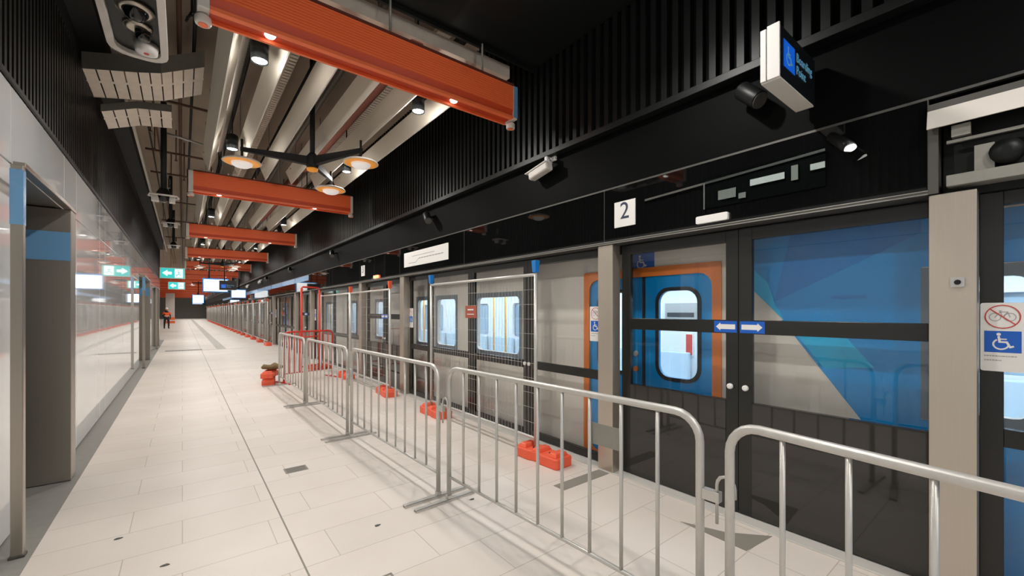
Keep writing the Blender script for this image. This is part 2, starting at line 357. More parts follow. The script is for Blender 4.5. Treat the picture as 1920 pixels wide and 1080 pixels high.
# ------------------------------------------------------------------ orange ceiling beams
def beam(x0, x1, label):
    t = thing('ceiling_beam', label, 'beam', group='orange ceiling beams')
    L0, L1 = x0 + 0.07, x1 - 0.05
    prof = [(0, 4.03), (0, 3.715)]
    mb = MB(); pts = [(0.02, 4.03)]
    n = 11; zlo = 3.775
    for k in range(n):
        z0 = 4.03 - (4.03 - zlo) * k / n; z1 = 4.03 - (4.03 - zlo) * (k + 1) / n
        pts += [(0.0, z0 - 0.001), (0.0, z1 + 0.008), (0.009, z1 + 0.004)]
    pts += [(0.009, zlo), (0.05, zlo), (0.05, 3.70), (0.17, 3.70), (0.17, 4.03)]
    mb.prism([(L0, a, b) for a, b in pts], (L1 - L0, 0, 0)); mb.build('beam_casing', 'orange', t)
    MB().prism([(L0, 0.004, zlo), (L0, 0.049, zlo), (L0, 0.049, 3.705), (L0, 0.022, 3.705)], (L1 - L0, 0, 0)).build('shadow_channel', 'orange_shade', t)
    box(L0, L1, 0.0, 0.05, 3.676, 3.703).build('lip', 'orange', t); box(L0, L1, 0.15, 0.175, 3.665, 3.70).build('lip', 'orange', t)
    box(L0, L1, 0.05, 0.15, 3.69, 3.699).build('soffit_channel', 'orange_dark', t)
    box(L0, L1, -0.012, 0.19, 4.031, 4.05).build('top_flange', 'beam_rust', t)
    for xa, xb in ((x0, L0), (L1, x1)):
        tag(box(xa, xb, -0.005, 0.18, 3.67, 4.035).build('end_plate', 'white_metal', t, 0.006), 'off-white end plate')
    for xx in (x0 + 0.035, x1 - 0.02):
        mb = MB(); mb.lathe([(0.045, 3.60), (0.05, 3.61), (0.05, 3.65), (0.03, 3.67)], (xx, 0.09, 0), 14); mb.build('end_fitting', 'white_metal', t)
        mb = MB(); mb.lathe([(0.03, 3.595), (0.03, 3.6)], (xx, 0.09, 0), 14); mb.build('fitting_lens', 'orange', t)
    for xx in (x0 + 0.45, x1 - 0.75):
        mb = MB(); mb.lathe([(0.032, 3.676), (0.04, 3.69)], (xx, 0.085, 0), 14); tag(mb.build('spot_lens', 'lamp_beam', t), 'glowing round spot lens')
    for xx in (x0 + 0.5, (x0 + x1) / 2, x1 - 0.4):
        mb = MB(); mb.tube([(xx, 0.09, 4.05), (xx, 0.09, SLAB_Z)], 0.012, 6); mb.build('hanger_rod', 'galv_dull', t)
    return t
proto = None; wide = None
for i, by in enumerate(BEAM_Y):
    if i == 0: lab = 'orange ribbed ceiling beam'
    if i == 1: lab = 'wide ribbed orange ceiling beam directly overhead with a bluish end plate, closest of the row'
    else: lab = 'orange ceiling beam across the platform, %s of the row from overhead' % ORD[max(i - 1, 0)]
    if i == 0: continue
    if by < WEND + 2:
        if proto is None: proto = beam(0.08, 2.9, lab); b = proto
        else: b = copy_tree(proto); b['label'] = lab
    else:
        if wide is None: wide = beam(-3.0, 2.9, lab); b = wide
        else: b = copy_tree(wide); b['label'] = lab
    b.location = (0, by, 0)
    if i == 1:
        pass
tag(box(2.852, 2.902, -0.009, -0.0055, 3.69, 4.03).build('painted_reflection', 'blue_reflection', proto), 'painted blue reflection on the end plate')  # reflected blue painted on as a thin coloured patch
# ------------------------------------------------------------------ V-shaped baffles
AP = [0.354 + 0.422 * k for k in range(6)]
def baffle(L, label):
    t = thing('ceiling_baffle', label, 'baffle', group='V-shaped grey baffles')
    zt, wv, h = 3.965, 0.095, 0.215; mb = MB()
    out = [(-wv, h), (-0.006, 0), (0.006, 0), (wv, h), (wv - 0.008, h), (0, 0.012), (-wv + 0.008, h)]
    mb.prism([(a, 0, zt + b) for a, b in out], (0, L, 0)); mb.build('folded_sheet', 'baffle', t)
    box(-0.007, 0.007, 0, L, zt - 0.004, zt + 0.001).build('edge_strip', 'white_metal', t)
    for yy in (0.4, L - 0.4):
        mb = MB(); mb.box(-0.088, 0.088, yy, yy + 0.04, zt + 0.17, zt + 0.185); mb.tube([(0, yy + 0.02, zt + 0.18), (0, yy + 0.02, SLAB_Z)], 0.006, 6); mb.build('hanger', 'galv_dull', t)
    return t
bp = None
NB = 12
for i in range(1, NB):
    y0 = BEAM_Y[i] + 0.32
    for k in range(6):
        lab = 'V-shaped grey baffle, %s from the glass wall, %s bay past overhead beam' % (ORD[k], ORD[i - 1])
        if bp is None: bp = baffle(4.9, lab); b = bp
        else: b = copy_tree(bp); b['label'] = lab
        b.location = (AP[k], y0, 0)
# ------------------------------------------------------------------ downlights
def downlight(label):
    t = thing('ceiling_downlight', label, 'ceiling light', group='cylinder downlights between the baffles')
    mb = MB(); mb.lathe([(0.07, 0.02), (0.075, 0.0), (0.075, 0.2), (0.06, 0.215)], seg=20); mb.build('can', 'black', t)
    mb = MB(); mb.lathe([(0.06, 0.008), (0.064, 0.012), (0.064, 0.019)], seg=20); mb.build('lens', 'lamp_on', t)
    mb = MB(); mb.tube([(0, 0, 0.2), (0, 0, SLAB_Z - 3.93)], 0.01, 6); mb.build('stem', 'black', t)
    for kind, wf in (('SPOT', 1.0), ('POINT', 0.13)):      # the beam, and an added point fill for beams and baffles
        l = bpy.data.lights.new('downlight_beam_fill', kind); l.energy = LAMP_W * wf; l.shadow_soft_size = 0.045; l.color = (1, 0.965, 0.92)
        if kind == 'SPOT': l.spot_size = math.radians(160); l.spot_blend = 0.6
        lo = bpy.data.objects.new('downlight_beam_fill', l); COL.objects.link(lo); lo.parent = t; lo.location = (0, 0, -0.045)
    return t
dl = None; n = 0
for i in range(-3, 17):
    for yy in (4.6, 7.36):
        for j, xx in enumerate((0.575, 2.20)):
            Y = yy + 5.65 * i; n += 1
            vis = i >= 0
            lab = 'glowing cylinder downlight in the %s row, %s from the overhead beam' % (('glass wall side', 'ribbed black wall side')[j], ORD[max(0, 2 * i + (yy > 5))]) if vis else 'cylinder downlight behind the viewpoint, %s row, %s from the camera' % (('glass wall', 'track')[j], ORD[-2 * i - 1 - (yy > 5)])
            if dl is None: dl = downlight(lab); b = dl
            else: b = copy_tree(dl); b['label'] = lab
            b.location = (xx, Y, 3.93)
# ------------------------------------------------------------------ three-armed luminaires
def tripod_light(label):
    t = thing('tripod_luminaire', label, 'ceiling light', group='three-armed disc luminaires')
    mb = MB(); mb.tube([(0, 0, 3.74), (0, 0, SLAB_Z - 0.01)], 0.034, 12); mb.build('drop_pole', 'black_matt', t)
    mb = MB(); mb.lathe([(0.05, 3.60), (0.085, 3.63), (0.085, 3.76), (0.04, 3.82)], seg=18); mb.build('hub', 'black_matt', t)
    mb = MB(); mb.lathe([(0.03, 3.555), (0.07, 3.57), (0.075, 3.60)], seg=18); tag(mb.build('hub_disc', 'amber', t), 'small amber disc under the hub')
    for x, y in ((0.41, -0.83), (0.44, 0.72), (-0.84, 0.10)):
        L = math.hypot(x, y); ux, uy = x / L, y / L; px_, py_ = -uy, ux; mb = MB()
        def P(d, s, z): return (ux * d + px_ * s, uy * d + py_ * s, z)
        mb.hexa([P(0.03, -0.04, 3.64), P(0.03, 0.04, 3.64), P(L + 0.02, 0.018, 3.685), P(L + 0.02, -0.018, 3.685), P(0.03, -0.04, 3.76), P(0.03, 0.04, 3.76), P(L + 0.02, 0.018, 3.735), P(L + 0.02, -0.018, 3.735)])
        a = mb.build('arm', 'black_matt', t)
        mb = MB(); mb.tube([(x, y, 3.58), (x, y, 3.84)], 0.016, 8); mb.build('arm_stub', 'black_matt', a)
        mb = MB(); mb.lathe([(0.03, 3.60), (0.10, 3.59), (0.21, 3.555), (0.228, 3.535), (0.22, 3.53)], (x, y, 0), 28); d = mb.build('shade', 'white_metal', t)
        mb = MB(); mb.lathe([(0.22, 3.532), (0.20, 3.528), (0.125, 3.524), (0.12, 3.53)], (x, y, 0), 28); mb.build('amber_rim', 'amber', d)
        mb = MB(); mb.lathe([(0.125, 3.53), (0.12, 3.50), (0.085, 3.475), (0.03, 3.465)], (x, y, 0), 24); mb.build('diffuser', 'lamp_bowl', d)
    return t
tl = tripod_light('black three-armed ceiling luminaire with amber-rimmed discs, large one hanging behind the overhead beam'); tl.location = (1.46, 6.47, 0)
dup(tl, (1.46, 23.4, 0), 'black three-armed ceiling luminaire, small in the distance above the white screen')
dup(tl, (1.46, 40.4, 0), 'black three-armed ceiling luminaire furthest down the platform')
# ------------------------------------------------------------------ services above the baffles
def corrugated(name, label, m, x, y0, y1, z, r, cat, group=None):
    mb = MB(); path = []; rad = []; yy = y0; k = 0
    while yy <= y1: path.append((x, yy, z)); rad.append(r if k % 2 else r * 0.86); yy += 0.03; k += 1
    mb.tube(path, rad, 12); return tag(mb.build(name, m), label, cat, group, 'thing')
corrugated('flexible_duct', 'silver ribbed flexible duct above the gap beside the first baffle', 'duct_silver', 0.47, 3.9, 8.9, 4.40, 0.085, 'duct')
corrugated('flexible_duct', 'reddish ribbed flexible duct between the fourth and fifth baffles', 'duct_red', 1.86, 3.9, 8.9, 4.34, 0.10, 'duct')
corrugated('flexible_duct', 'dark red ribbed flexible duct in the second bay beyond the overhead beam', 'duct_red', 1.86, 9.9, 14.6, 4.34, 0.10, 'duct')
def ytray(x, y0, y1, z, wd, label):
    mb = MB(); yy = y0
    while yy < y1: mb.box(x - wd / 2, x + wd / 2, yy, yy + 0.05, z, z + 0.004); yy += 0.08
    for sx in (-1, 1): mb.box(x + sx * wd / 2 - 0.003, x + sx * wd / 2 + 0.003, y0, y1, z, z + 0.06)
    return tag(mb.build('cable_tray', 'tray_metal'), label, 'cable tray', 'cable trays', 'thing')
ytray(0.99, 3.95, 20, 4.62, 0.22, 'narrow perforated cable tray running over the second and third baffles')
ytray(2.33, 3.95, 20, 4.7, 0.16, 'narrow perforated cable tray running over the fifth and sixth baffles')
for k, (x, z, r, m) in enumerate([(1.35, 4.75, 0.04, 'pipe_black'), (1.74, 4.9, 0.035, 'galv_dull'), (0.68, 4.95, 0.04, 'pipe_black'), (2.62, 4.8, 0.06, 'pipe_black')]):
    mb = MB(); mb.tube([(x, 3.9, z), (x, 80, z)], r, 10)
    tag(mb.build('service_pipe', m), ['thick black pipe high between the third and fourth baffles', 'thin grey pipe high over the fourth baffle', 'black pipe high over the second baffle', 'thick black pipe high beside the ribbed black wall'][k], 'pipe', 'pipes above the baffles', 'thing')
# slotted trays crossing on the left
def xtray(name, label, pts, wd, rail):
    """pts: list of (x,z) ; plates with slots, width along y from pts[i][2]"""
    t = thing(name, label, 'cable tray', group='slotted cable trays beside the glass wall')
    mb = MB(); sides = [MB(), MB()]
    for (xa, ya, za), (xb, yb, zb) in zip(pts, pts[1:]):
        L = math.hypot(xb - xa, zb - za); n = max(1, int(round(L / 0.125)))
        for k in range(n):
            f0, f1 = (k + 0.06) / n, (k + 0.94) / n
            p = [(xa + (xb - xa) * f, ya + (yb - ya) * f, za + (zb - za) * f) for f in (f0, f1)]
            for q0, q1 in ((0, 0.38), (0.45, 1)):
                a, b = p
                mb.hexa([(a[0], a[1] + wd * q0, a[2]), (b[0], b[1] + wd * q0, b[2]), (b[0], b[1] + wd * q1, b[2]), (a[0], a[1] + wd * q1, a[2]), (a[0], a[1] + wd * q0, a[2] + .004), (b[0], b[1] + wd * q0, b[2] + .004), (b[0], b[1] + wd * q1, b[2] + .004), (a[0], a[1] + wd * q1, a[2] + .004)])
            g0, g1 = k / n, (k + 1) / n
            a, b = [(xa + (xb - xa) * f, ya + (yb - ya) * f, za + (zb - za) * f) for f in (g0, g1)]
            mb.hexa([(a[0], a[1] + wd * .38, a[2]), (b[0], b[1] + wd * .38, b[2]), (b[0], b[1] + wd * .45, b[2]), (a[0], a[1] + wd * .45, a[2]), (a[0], a[1] + wd * .38, a[2] + .004), (b[0], b[1] + wd * .38, b[2] + .004), (b[0], b[1] + wd * .45, b[2] + .004), (a[0], a[1] + wd * .45, a[2] + .004)])
        for side, yo in zip(sides, (0, wd)):
            side.hexa([(xa, ya + yo - .004, za), (xb, yb + yo - .004, zb), (xb, yb + yo + .004, zb), (xa, ya + yo + .004, za), (xa, ya + yo - .004, za + rail), (xb, yb + yo - .004, zb + rail), (xb, yb + yo + .004, zb + rail), (xa, ya + yo + .004, za + rail)])
            for k in range(n):
                f = (k + 0.5) / n; xx, zz, yy = xa + (xb - xa) * f, za + (zb - za) * f, ya + (yb - ya) * f
    mb.build('tray_bed', 'tray_metal', t); [q.build('side_rail', 'galv_dull', t) for q in sides]
    return t
xtray('cable_tray', 'broad slotted metal cable tray crossing from the ribbed wall under the slab, upper of two', [(-0.94, 7.05, 4.44), (-0.42, 6.75, 4.44), (-0.2, 6.6, 4.44), (0.22, 6.5, 4.62)], 0.85, 0.2)
xtray('cable_tray', 'slotted metal cable tray sloping below and behind the broad one', [(-0.88, 8.0, 4.3), (-0.5, 7.9, 4.42), (-0.12, 7.85, 4.46)], 0.7, 0.1)
# sprinkler and conduit pipes under the slab, left void
def pipe(label, path, r, m='pipe_brown'):
    mb = MB(); mb.tube(path, r, 8); return tag(mb.build('ceiling_pipe', m), label, 'pipe', 'pipes under the slab beside the glass wall', 'thing')
zz = 4.95
for k, yy in enumerate((5.2, 8.6, 11.4, 13.2, 16.5, 20, 24.5)):
    pipe('brown pipe crossing under the slab above the glass wall, %s from the viewpoint' % ORD[k], [(-0.6, yy, zz - 0.05), (0.5, yy + 0.05, zz - 0.05)], 0.022)
for k, (xx, m, r) in enumerate(((-0.5, 'pipe_black', 0.015), (-0.38, 'pipe_brown', 0.016), (-0.03, 'pipe_brown', 0.024), (0.12, 'pipe_black', 0.02))):
    pipe(['thin black conduit along the slab edge, nearest the trim', 'thin brown conduit along the slab, second from the trim', 'brown pipe along the slab, third from the trim', 'black pipe along the slab beside the beam ends'][k], [(xx, 3.8, zz + 0.08), (xx, 40, zz + 0.08)], r, m)
pipe('bright galvanised tube crossing behind the black camera post', [(-0.3, 9.3, 4.62), (0.3, 9.35, 4.55)], 0.02, 'galv')
pipe('bent black cable looping down past the slotted tray', [(0.08, 5.6, 5.1), (0.08, 5.6, 4.75), (0.03, 5.55, 4.6)] + [(0.03 + 0.09 * (1 - math.cos(a)), 5.55, 4.6 - 0 + 0.09 * math.sin(a)) for a in (0.5, 1, 1.6, 2.2, 2.7)], 0.012, 'pipe_black')
k = 0
for xx, yy, L in ((-0.42, 10.6, .5), (-0.1, 10.8, .6), (0.03, 11.5, .8), (-0.2, 12.4, .5), (-0.45, 9.9, .4), (0.1, 13.6, .7)):
    mb = MB(); mb.tube([(xx, yy, SLAB_Z), (xx, yy, SLAB_Z - L)], 0.011, 6); mb.lathe([(0.012, SLAB_Z - L - 0.03), (0.03, SLAB_Z - L - 0.02), (0.018, SLAB_Z - L)], (xx, yy, 0), 8)
    tag(mb.build('sprinkler_drop', 'pipe_brown'), 'thin brown sprinkler drop, %s behind the slotted trays' % ORD[k], 'sprinkler', 'sprinkler drops', 'thing'); k += 1
# ------------------------------------------------------------------ overhead pod at top left with dome camera and detector
def ring_frame(x0, x1, y0, y1, z0, z1, r, wd, name, m, parent):
    o_ = rr_pts(x0, y0, x1, y1, r, 4); i_ = rr_pts(x0 + wd, y0 + wd, x1 - wd, y1 - wd, r * 0.85, 4); mb = MB(); n = len(o_)
    V = [[mb.bm.verts.new((p[0], p[1], z)) for p in loop] for loop in (o_, i_) for z in (z0, z1)]
    for k in range(n):
        j = (k + 1) % n
        for A, B in ((0, 2), (1, 3), (0, 1), (2, 3)): mb.bm.faces.new((V[A][k], V[A][j], V[B][j], V[B][k]))
    return mb.build(name, m, parent, 0.004)
t = thing('camera_pod', 'rounded pale-framed ceiling pod with a dome camera and a detector, above the ribbed wall', 'ceiling pod', (0, 0, 0))
pz = 4.0
ring_frame(-0.535, -0.105, 4.08, 5.36, pz - 0.02, pz + 0.05, 0.16, 0.055, 'rim', 'white_metal', t)
MB().prism([(a, b, pz + 0.02) for a, b in rr_pts(-0.49, 4.12, -0.15, 5.32, 0.12)], (0, 0, 0.03)).build('tray_panel', 'black', t)
mb = MB(); mb.lathe([(0.02, pz - 0.075), (0.06, pz - 0.06), (0.085, pz - 0.02), (0.09, pz + 0.02)], (-0.30, 4.55, 0), 20); mb.build('dome', 'lens_dark', t)
mb = MB(); mb.lathe([(0.092, pz - 0.012), (0.125, pz - 0.004), (0.125, pz + 0.02)], (-0.30, 4.55, 0), 20); mb.build('dome_collar', 'stainless', t)
mb = MB(); mb.lathe([(0.03, pz - 0.08), (0.05, pz - 0.07), (0.06, pz + 0.02)], (-0.27, 4.84, 0), 16); mb.build('speaker_cone', 'black_gloss', t)
mb = MB(); mb.lathe([(0.07, pz - 0.01), (0.1, pz), (0.1, pz + 0.02)], (-0.30, 4.82, 0), 18); mb.build('speaker_collar', 'stainless', t)
mb = MB(); mb.lathe([(0.055, pz - 0.06), (0.08, pz - 0.055), (0.09, pz + 0.02)], (-0.26, 5.12, 0), 20); d = mb.build('detector', 'sign_white', t)
mb = MB(); mb.lathe([(0.02, pz - 0.064), (0.02, pz - 0.06)], (-0.26, 5.12, 0), 12); mb.build('detector_eye', 'sign_red', d)
for xx, yy in ((-0.47, 4.3), (-0.17, 4.3), (-0.47, 5.1), (-0.17, 5.1)):
    mb = MB(); mb.tube([(xx, yy, pz + 0.03), (xx, yy, SLAB_Z)], 0.007, 6); mb.build('hanger_rod', 'galv_dull', t)
# black camera posts
def camera_post(label, x, y, zb):
    t = thing('camera_post', label, 'camera post', (x, y, 0), group='black camera drop posts')
    mb = MB(); mb.tube([(0, 0, zb), (0, 0, SLAB_Z)], 0.042, 12); mb.build('post', 'black_matt', t)
    mb = MB(); mb.hexa([(-.1, -.1, zb - .08), (.1, -.1, zb - .08), (.1, .1, zb - .08), (-.1, .1, zb - .08), (-.05, -.05, zb + .03), (.05, -.05, zb + .03), (.05, .05, zb + .03), (-.05, .05, zb + .03)]); mb.build('housing', 'black', t, .01)
    mb = MB(); mb.tube([(-.17, -.12, zb - .1), (.17, -.12, zb - .1), (.2, .05, zb - .1), (.12, .17, zb - .1), (-.12, .17, zb - .1), (-.2, .05, zb - .1)], 0.014, 8, closed=True); mb.build('guard_ring', 'white_metal', t)
    mb = MB(); mb.lathe([(0.03, zb - .2), (0.075, zb - .17), (0.095, zb - .1), (0.095, zb - .08)], seg=18); mb.build('dome', 'lens_dark', t)
    box(-.16, -.06, -.05, .05, zb - .2, zb - .09).build('lens_box', 'white_metal', t, .01); box(.07, .15, -.05, .05, zb - .2, zb - .09).build('lens_box', 'white_metal', t, .01)
    box(.055, .085, -.04, .04, zb + .05, zb + .2).build('bracket', 'black', t)
    return t
camera_post('black ceiling post with a camera cluster, close behind the slotted trays', -0.245, 9.1, 3.58)
camera_post('black ceiling post with a camera cluster, smaller and further along the slab', -0.25, 14.6, 4.02)
camera_post('black ceiling post with a camera cluster, tiny one above the green exit signs', -0.25, 19.5, 4.02)
# ------------------------------------------------------------------ platform screen doors
P0, PITCH = 0.219, 7.19
NM = 13
def pillar():
    t = thing('door_pillar', '', 'pillar'); box(XH, 3.366, 0, 0.18, 0.012, 2.21).build('pillar_casing', 'stainless_pillar', t, 0.004)
    return t
def door_leaf(flip):
    """y 0..1.15 ; meeting stile at y=0 if flip==0 else at y=L"""
    L = 1.09; t = thing('platform_screen_door', '', 'platform door', group='sliding platform doors')
    a, b = (0.095, 0.10) if flip == 0 else (0.045, 0.095)
    mb = MB(); x0, x1 = XG, XG + 0.045
    mb.box(x0, x1, 0, a, 0.02, 2.2); mb.box(x0, x1, L - b, L, 0.02, 2.2); mb.box(x0, x1, a, L - b, 2.11, 2.2); mb.box(x0, x1, a, L - b, 1.395, 1.5)
    mb.build('frame', 'door_black', t, 0.003)
    box(x0 - 0.002, x1, a, L - b, 0.02, 0.875).build('base_panel', 'base_gloss', t)
    box(x0 + 0.015, x0 + 0.021, a, L - b, 1.5, 2.11).build('pane', 'pane', t); box(x0 + 0.015, x0 + 0.021, a, L - b, 0.875, 1.395).build('pane', 'pane', t)
    ya, yb = (0.01, 0.185) if flip == 0 else (L - 0.185, L - 0.01)
    st = box(x0 - 0.003, x0 - 0.0005, ya, yb, 1.402, 1.492).build('arrow_sticker', 'sign_blue', t)
    sh = Sh((x0 - 0.003, yb if flip == 0 else ya, 1.447), (0, -1, 0) if flip == 0 else (0, 1, 0), (0, 0, 1), (-1, 0, 0), 0.001)
    sh.poly([(0.015, 0), (0.05, 0.032), (0.05, 0.019), (0.163, 0.019), (0.163, -0.019), (0.05, -0.019), (0.05, -0.032)]); sh.build('arrow', 'sign_white', st)
    yk = 0.055 if flip == 0 else L - 0.055
    mb = MB(); mb.lathe([(0.012, -0.03), (0.022, -0.025), (0.022, -0.008), (0.015, 0)], (x0, yk, 0.985), 14, 'x'); mb.build('lock_knob', 'sign_white', t)
    return t
def fixed_panel(L):
    t = thing('fixed_glass_panel', '', 'glass panel', group='fixed glass platform panels'); x0, x1 = XG, XG + 0.045; s = 0.085
    mb = MB(); mb.box(x0, x1, 0, s, 0.02, 2.2); mb.box(x0, x1, L - s, L, 0.02, 2.2); mb.box(x0, x1, s, L - s, 2.13, 2.2); mb.box(x0, x1, s, L - s, 0.86, 0.955); mb.box(x0, x1, s, L - s, 0.02, 0.1)
    mb.build('frame', 'door_black', t, 0.003)
    box(x0 + 0.015, x0 + 0.021, s, L - s, 0.955, 2.13).build('pane', 'pane', t); box(x0 + 0.015, x0 + 0.021, s, L - s, 0.1, 0.86).build('pane', 'pane', t)
    return t
def header(L):
    t = thing('door_header', '', 'door header', group='black glass door headers')
    box(XH, 3.29, 0.004, L - 0.004, 2.24, 2.742).build('fascia', 'black_gloss', t, 0.002)
    box(XH + 0.001, 3.288, 0.0, 0.004, 2.24, 2.742).build('joint_strip', 'steel_dark', t)
    mb = MB(); mb.box(XH - 0.012, 3.40, 0, L, 2.212, 2.24); mb.build('bottom_rail', 'steel_dark', t, 0.003)
    mb = MB(); mb.box(XH - 0.016, XH - 0.0125, 0, L, 2.214, 2.219); mb.box(XH - 0.016, XH - 0.0125, 0, L, 2.232, 2.237); mb.build('rail_edge', 'galv_dull', t)
    return t
def indicator(label, lit):
    t = thing('door_indicator', label, 'indicator light', group='door indicator lights')
    mb = MB(); mb.prism([(-0.03, a, b) for a, b in rr_pts(-0.125, -0.03, 0.125, 0.03, 0.012)], (0.03, 0, 0)); mb.build('casing' if not lit else 'lens', 'red_led' if lit else 'sign_white', t, 0.003)
    return t
def access_sign(label):
    """tall white sticker board, y 0..0.15, z 0..0.36 facing -x"""
    t = thing('access_sign', label, 'sign', group='bicycle and wheelchair signs')
    MB().prism([(0, a, b) for a, b in rr_pts(0, 0, 0.155, 0.36, 0.01, 3)], (0.004, 0, 0)).build('board', 'sign_white', t)
    s = Sh((0, 0.155, 0), (0, -1, 0), (0, 0, 1), (-1, 0, 0), 0.001)
    s.rect(0.014, 0.10, 0.141, 0.212); b = s.build('blue_square', 'sign_blue', t)
    s = Sh((-0.001, 0.155, 0), (0, -1, 0), (0, 0, 1), (-1, 0, 0), 0.001); wheelchair(s, 0.075, 0.157, 0.105); s.build('wheelchair_symbol', 'sign_white', b)
    s = Sh((0, 0.155, 0), (0, -1, 0), (0, 0, 1), (-1, 0, 0), 0.0008)
    s.ring(0.052, 0.285, 0.02, 0.004); s.ring(0.103, 0.285, 0.02, 0.004); s.line([(0.052, 0.285), (0.07, 0.312), (0.095, 0.312), (0.103, 0.285)], 0.004); s.line([(0.07, 0.312), (0.078, 0.285), (0.095, 0.312)], 0.004); s.line([(0.066, 0.318), (0.074, 0.318)], 0.004)
    s.build('bicycle_symbol', 'sign_grey', t)
    s = Sh((-0.001, 0.155, 0), (0, -1, 0), (0, 0, 1), (-1, 0, 0), 0.0008); s.ring(0.0775, 0.287, 0.06, 0.005); s.line([(0.037, 0.325), (0.12, 0.248)], 0.005); s.build('prohibition_ring', 'sign_red', t)
    s = Sh((0, 0.155, 0), (0, -1, 0), (0, 0, 1), (-1, 0, 0), 0.0008)
    for z, a, b2 in ((0.078, 0.014, 0.125), (0.055, 0.014, 0.075)):
        x = a; rnd = random.Random(3)
        while x < b2: wdt = rnd.uniform(0.004, 0.012); s.rect(x, z, min(x + wdt, b2), z + 0.006); x += wdt + 0.002
    s.build('small_print', 'sign_grey', t)
    return t
def place(proto, loc, label):
    if 'placed' not in proto: proto['placed'] = 1; proto.location = loc; proto['label'] = label; return proto
    c = copy_tree(proto); c.location = loc; c['label'] = label; return c
pp, dA, dB = pillar(), door_leaf(1), door_leaf(0)
SPL = [2.76, 3.97, 5.27, 6.60, 7.409]
fx = [fixed_panel(b - a) for a, b in zip(SPL, SPL[1:])]
HJ = [0.40, 2.67, 5.27, 7.59]
hd = [header(b - a) for a, b in zip(HJ, HJ[1:])]
i_off, i_on = indicator('', False), indicator('', True)
acc = access_sign('')
for k in range(-1, NM):
    o = PITCH * k; q = ORD[max(k, 0)]
    dn = 'the platform door marked 2' if k == 0 else 'the %s platform door' % q
    if k >= 0:
        place(pp, (0, P0 + o, 0), 'stainless steel pillar on the near side of ' + dn)
        place(pp, (0, 2.57 + o, 0), 'stainless steel pillar on the far side of ' + dn)
        place(dA, (0, 0.37 + o, 0), 'black framed sliding glass door leaf, near leaf of ' + dn)
        place(dB, (0, 1.463 + o, 0), 'black framed sliding glass door leaf, far leaf of ' + dn)
        place(hd[0], (0, HJ[0] + o, 0), 'glossy black header panel over ' + dn)
        if k == 1: place(i_on, (XH, 1.6 + o, 2.29), 'glowing red indicator light over the second platform door')
        else: place(i_off, (XH, 1.6 + o, 2.29), 'unlit white indicator bar over ' + dn)
    for j in range(4):
        if k < 0 and j < 2: continue
        place(fx[j], (0, SPL[j] + o, 0), ('fixed clear glass panel, %s past ' % ORD[j] + dn) if k >= 0 else 'fixed glass panel cut by the photo edge, %s before the stainless pillar' % ORD[3 - j])
    for j in (1, 2):
        if k < 0: continue
        place(hd[j], (0, HJ[j] + o, 0), 'glossy black header panel over the fixed glass, %s past ' % ORD[j - 1] + dn)
    if k >= 0: place(acc, (XG - 0.006, 2.80 + o, 1.255), 'white wheelchair and no-bicycle sign on the glass just past ' + dn)
    place(acc, (XG - 0.006, 7.25 + o, 1.255), 'large white wheelchair and no-bicycle sign at the photo edge beside the stainless pillar' if k < 0 else 'white wheelchair and no-bicycle sign on the glass before the %s platform door' % ORD[k + 1])
for k, yy in enumerate((3.93, 4.01)):
    mb = MB(); mb.lathe([(0.012, -0.03), (0.022, -0.025), (0.022, -0.008), (0.015, 0)], (XG, yy, 0.915), 14, 'x')
    tag(mb.build('lock_knob', 'sign_white'), ['white round lock knob on the sill bar, nearer of the pair under the mesh fence', 'white round lock knob on the sill bar, farther of the pair under the mesh fence'][k], 'knob', 'lock knobs on the fixed panels', 'thing')
mb = MB(); mb.prism([(XH - 0.012, a, b) for a, b in rr_pts(0.262, 1.70, 0.315, 1.75, 0.008)], (0.012, 0, 0)); ks = mb.build('key_switch', 'sign_grey'); tag(ks, 'small grey key switch on the stainless pillar', 'switch', None, 'thing')
mb = MB(); mb.lathe([(0.012, -0.004), (0.014, 0)], (XH - 0.012, 0.288, 1.725), 12, 'x'); mb.build('key_barrel', 'lens_dark', ks)
# number plates and line map
def plate(label, txt, y0, y1, z0, z1):
    t = thing('number_sign', label, 'sign', (XH - 0.004, y1, z0)); box(0, 0.004, y0 - y1, 0, 0, z1 - z0).build('board', 'sign_white', t)
    text('numeral', txt, (z1 - z0) * 0.92, 'sign_ink', t, (-0.001, (y0 - y1) / 2, (z1 - z0) * 0.13), FACE_X, 'CENTER')
    return t
plate('square white sign reading 2 on the black header', '2', 2.31, 2.545, 2.36, 2.60)
plate('narrow white number sign on the header beside the red indicator light', '3', 9.53, 9.765, 2.36, 2.60)
t = thing('line_map', 'long white strip map on the black header above the mesh fence', 'sign', (XH - 0.004, 0, 0)); box(0, 0.004, 5.73, 7.38, 2.37, 2.63).build('board', 'sign_white', t)
s = Sh((0, 7.38, 2.37), (0, -1, 0), (0, 0, 1), (-1, 0, 0), 0.001); s.rect(0.35, 0.17, 1.2, 0.18); s.line([(0.2, 0.06), (0.5, 0.06), (0.62, 0.12), (1.5, 0.12)], 0.01)
for k in range(9): s.disc(0.65 + 0.1 * k, 0.12, 0.013, 10)
s.build('route_lines', 'sign_grey', t)
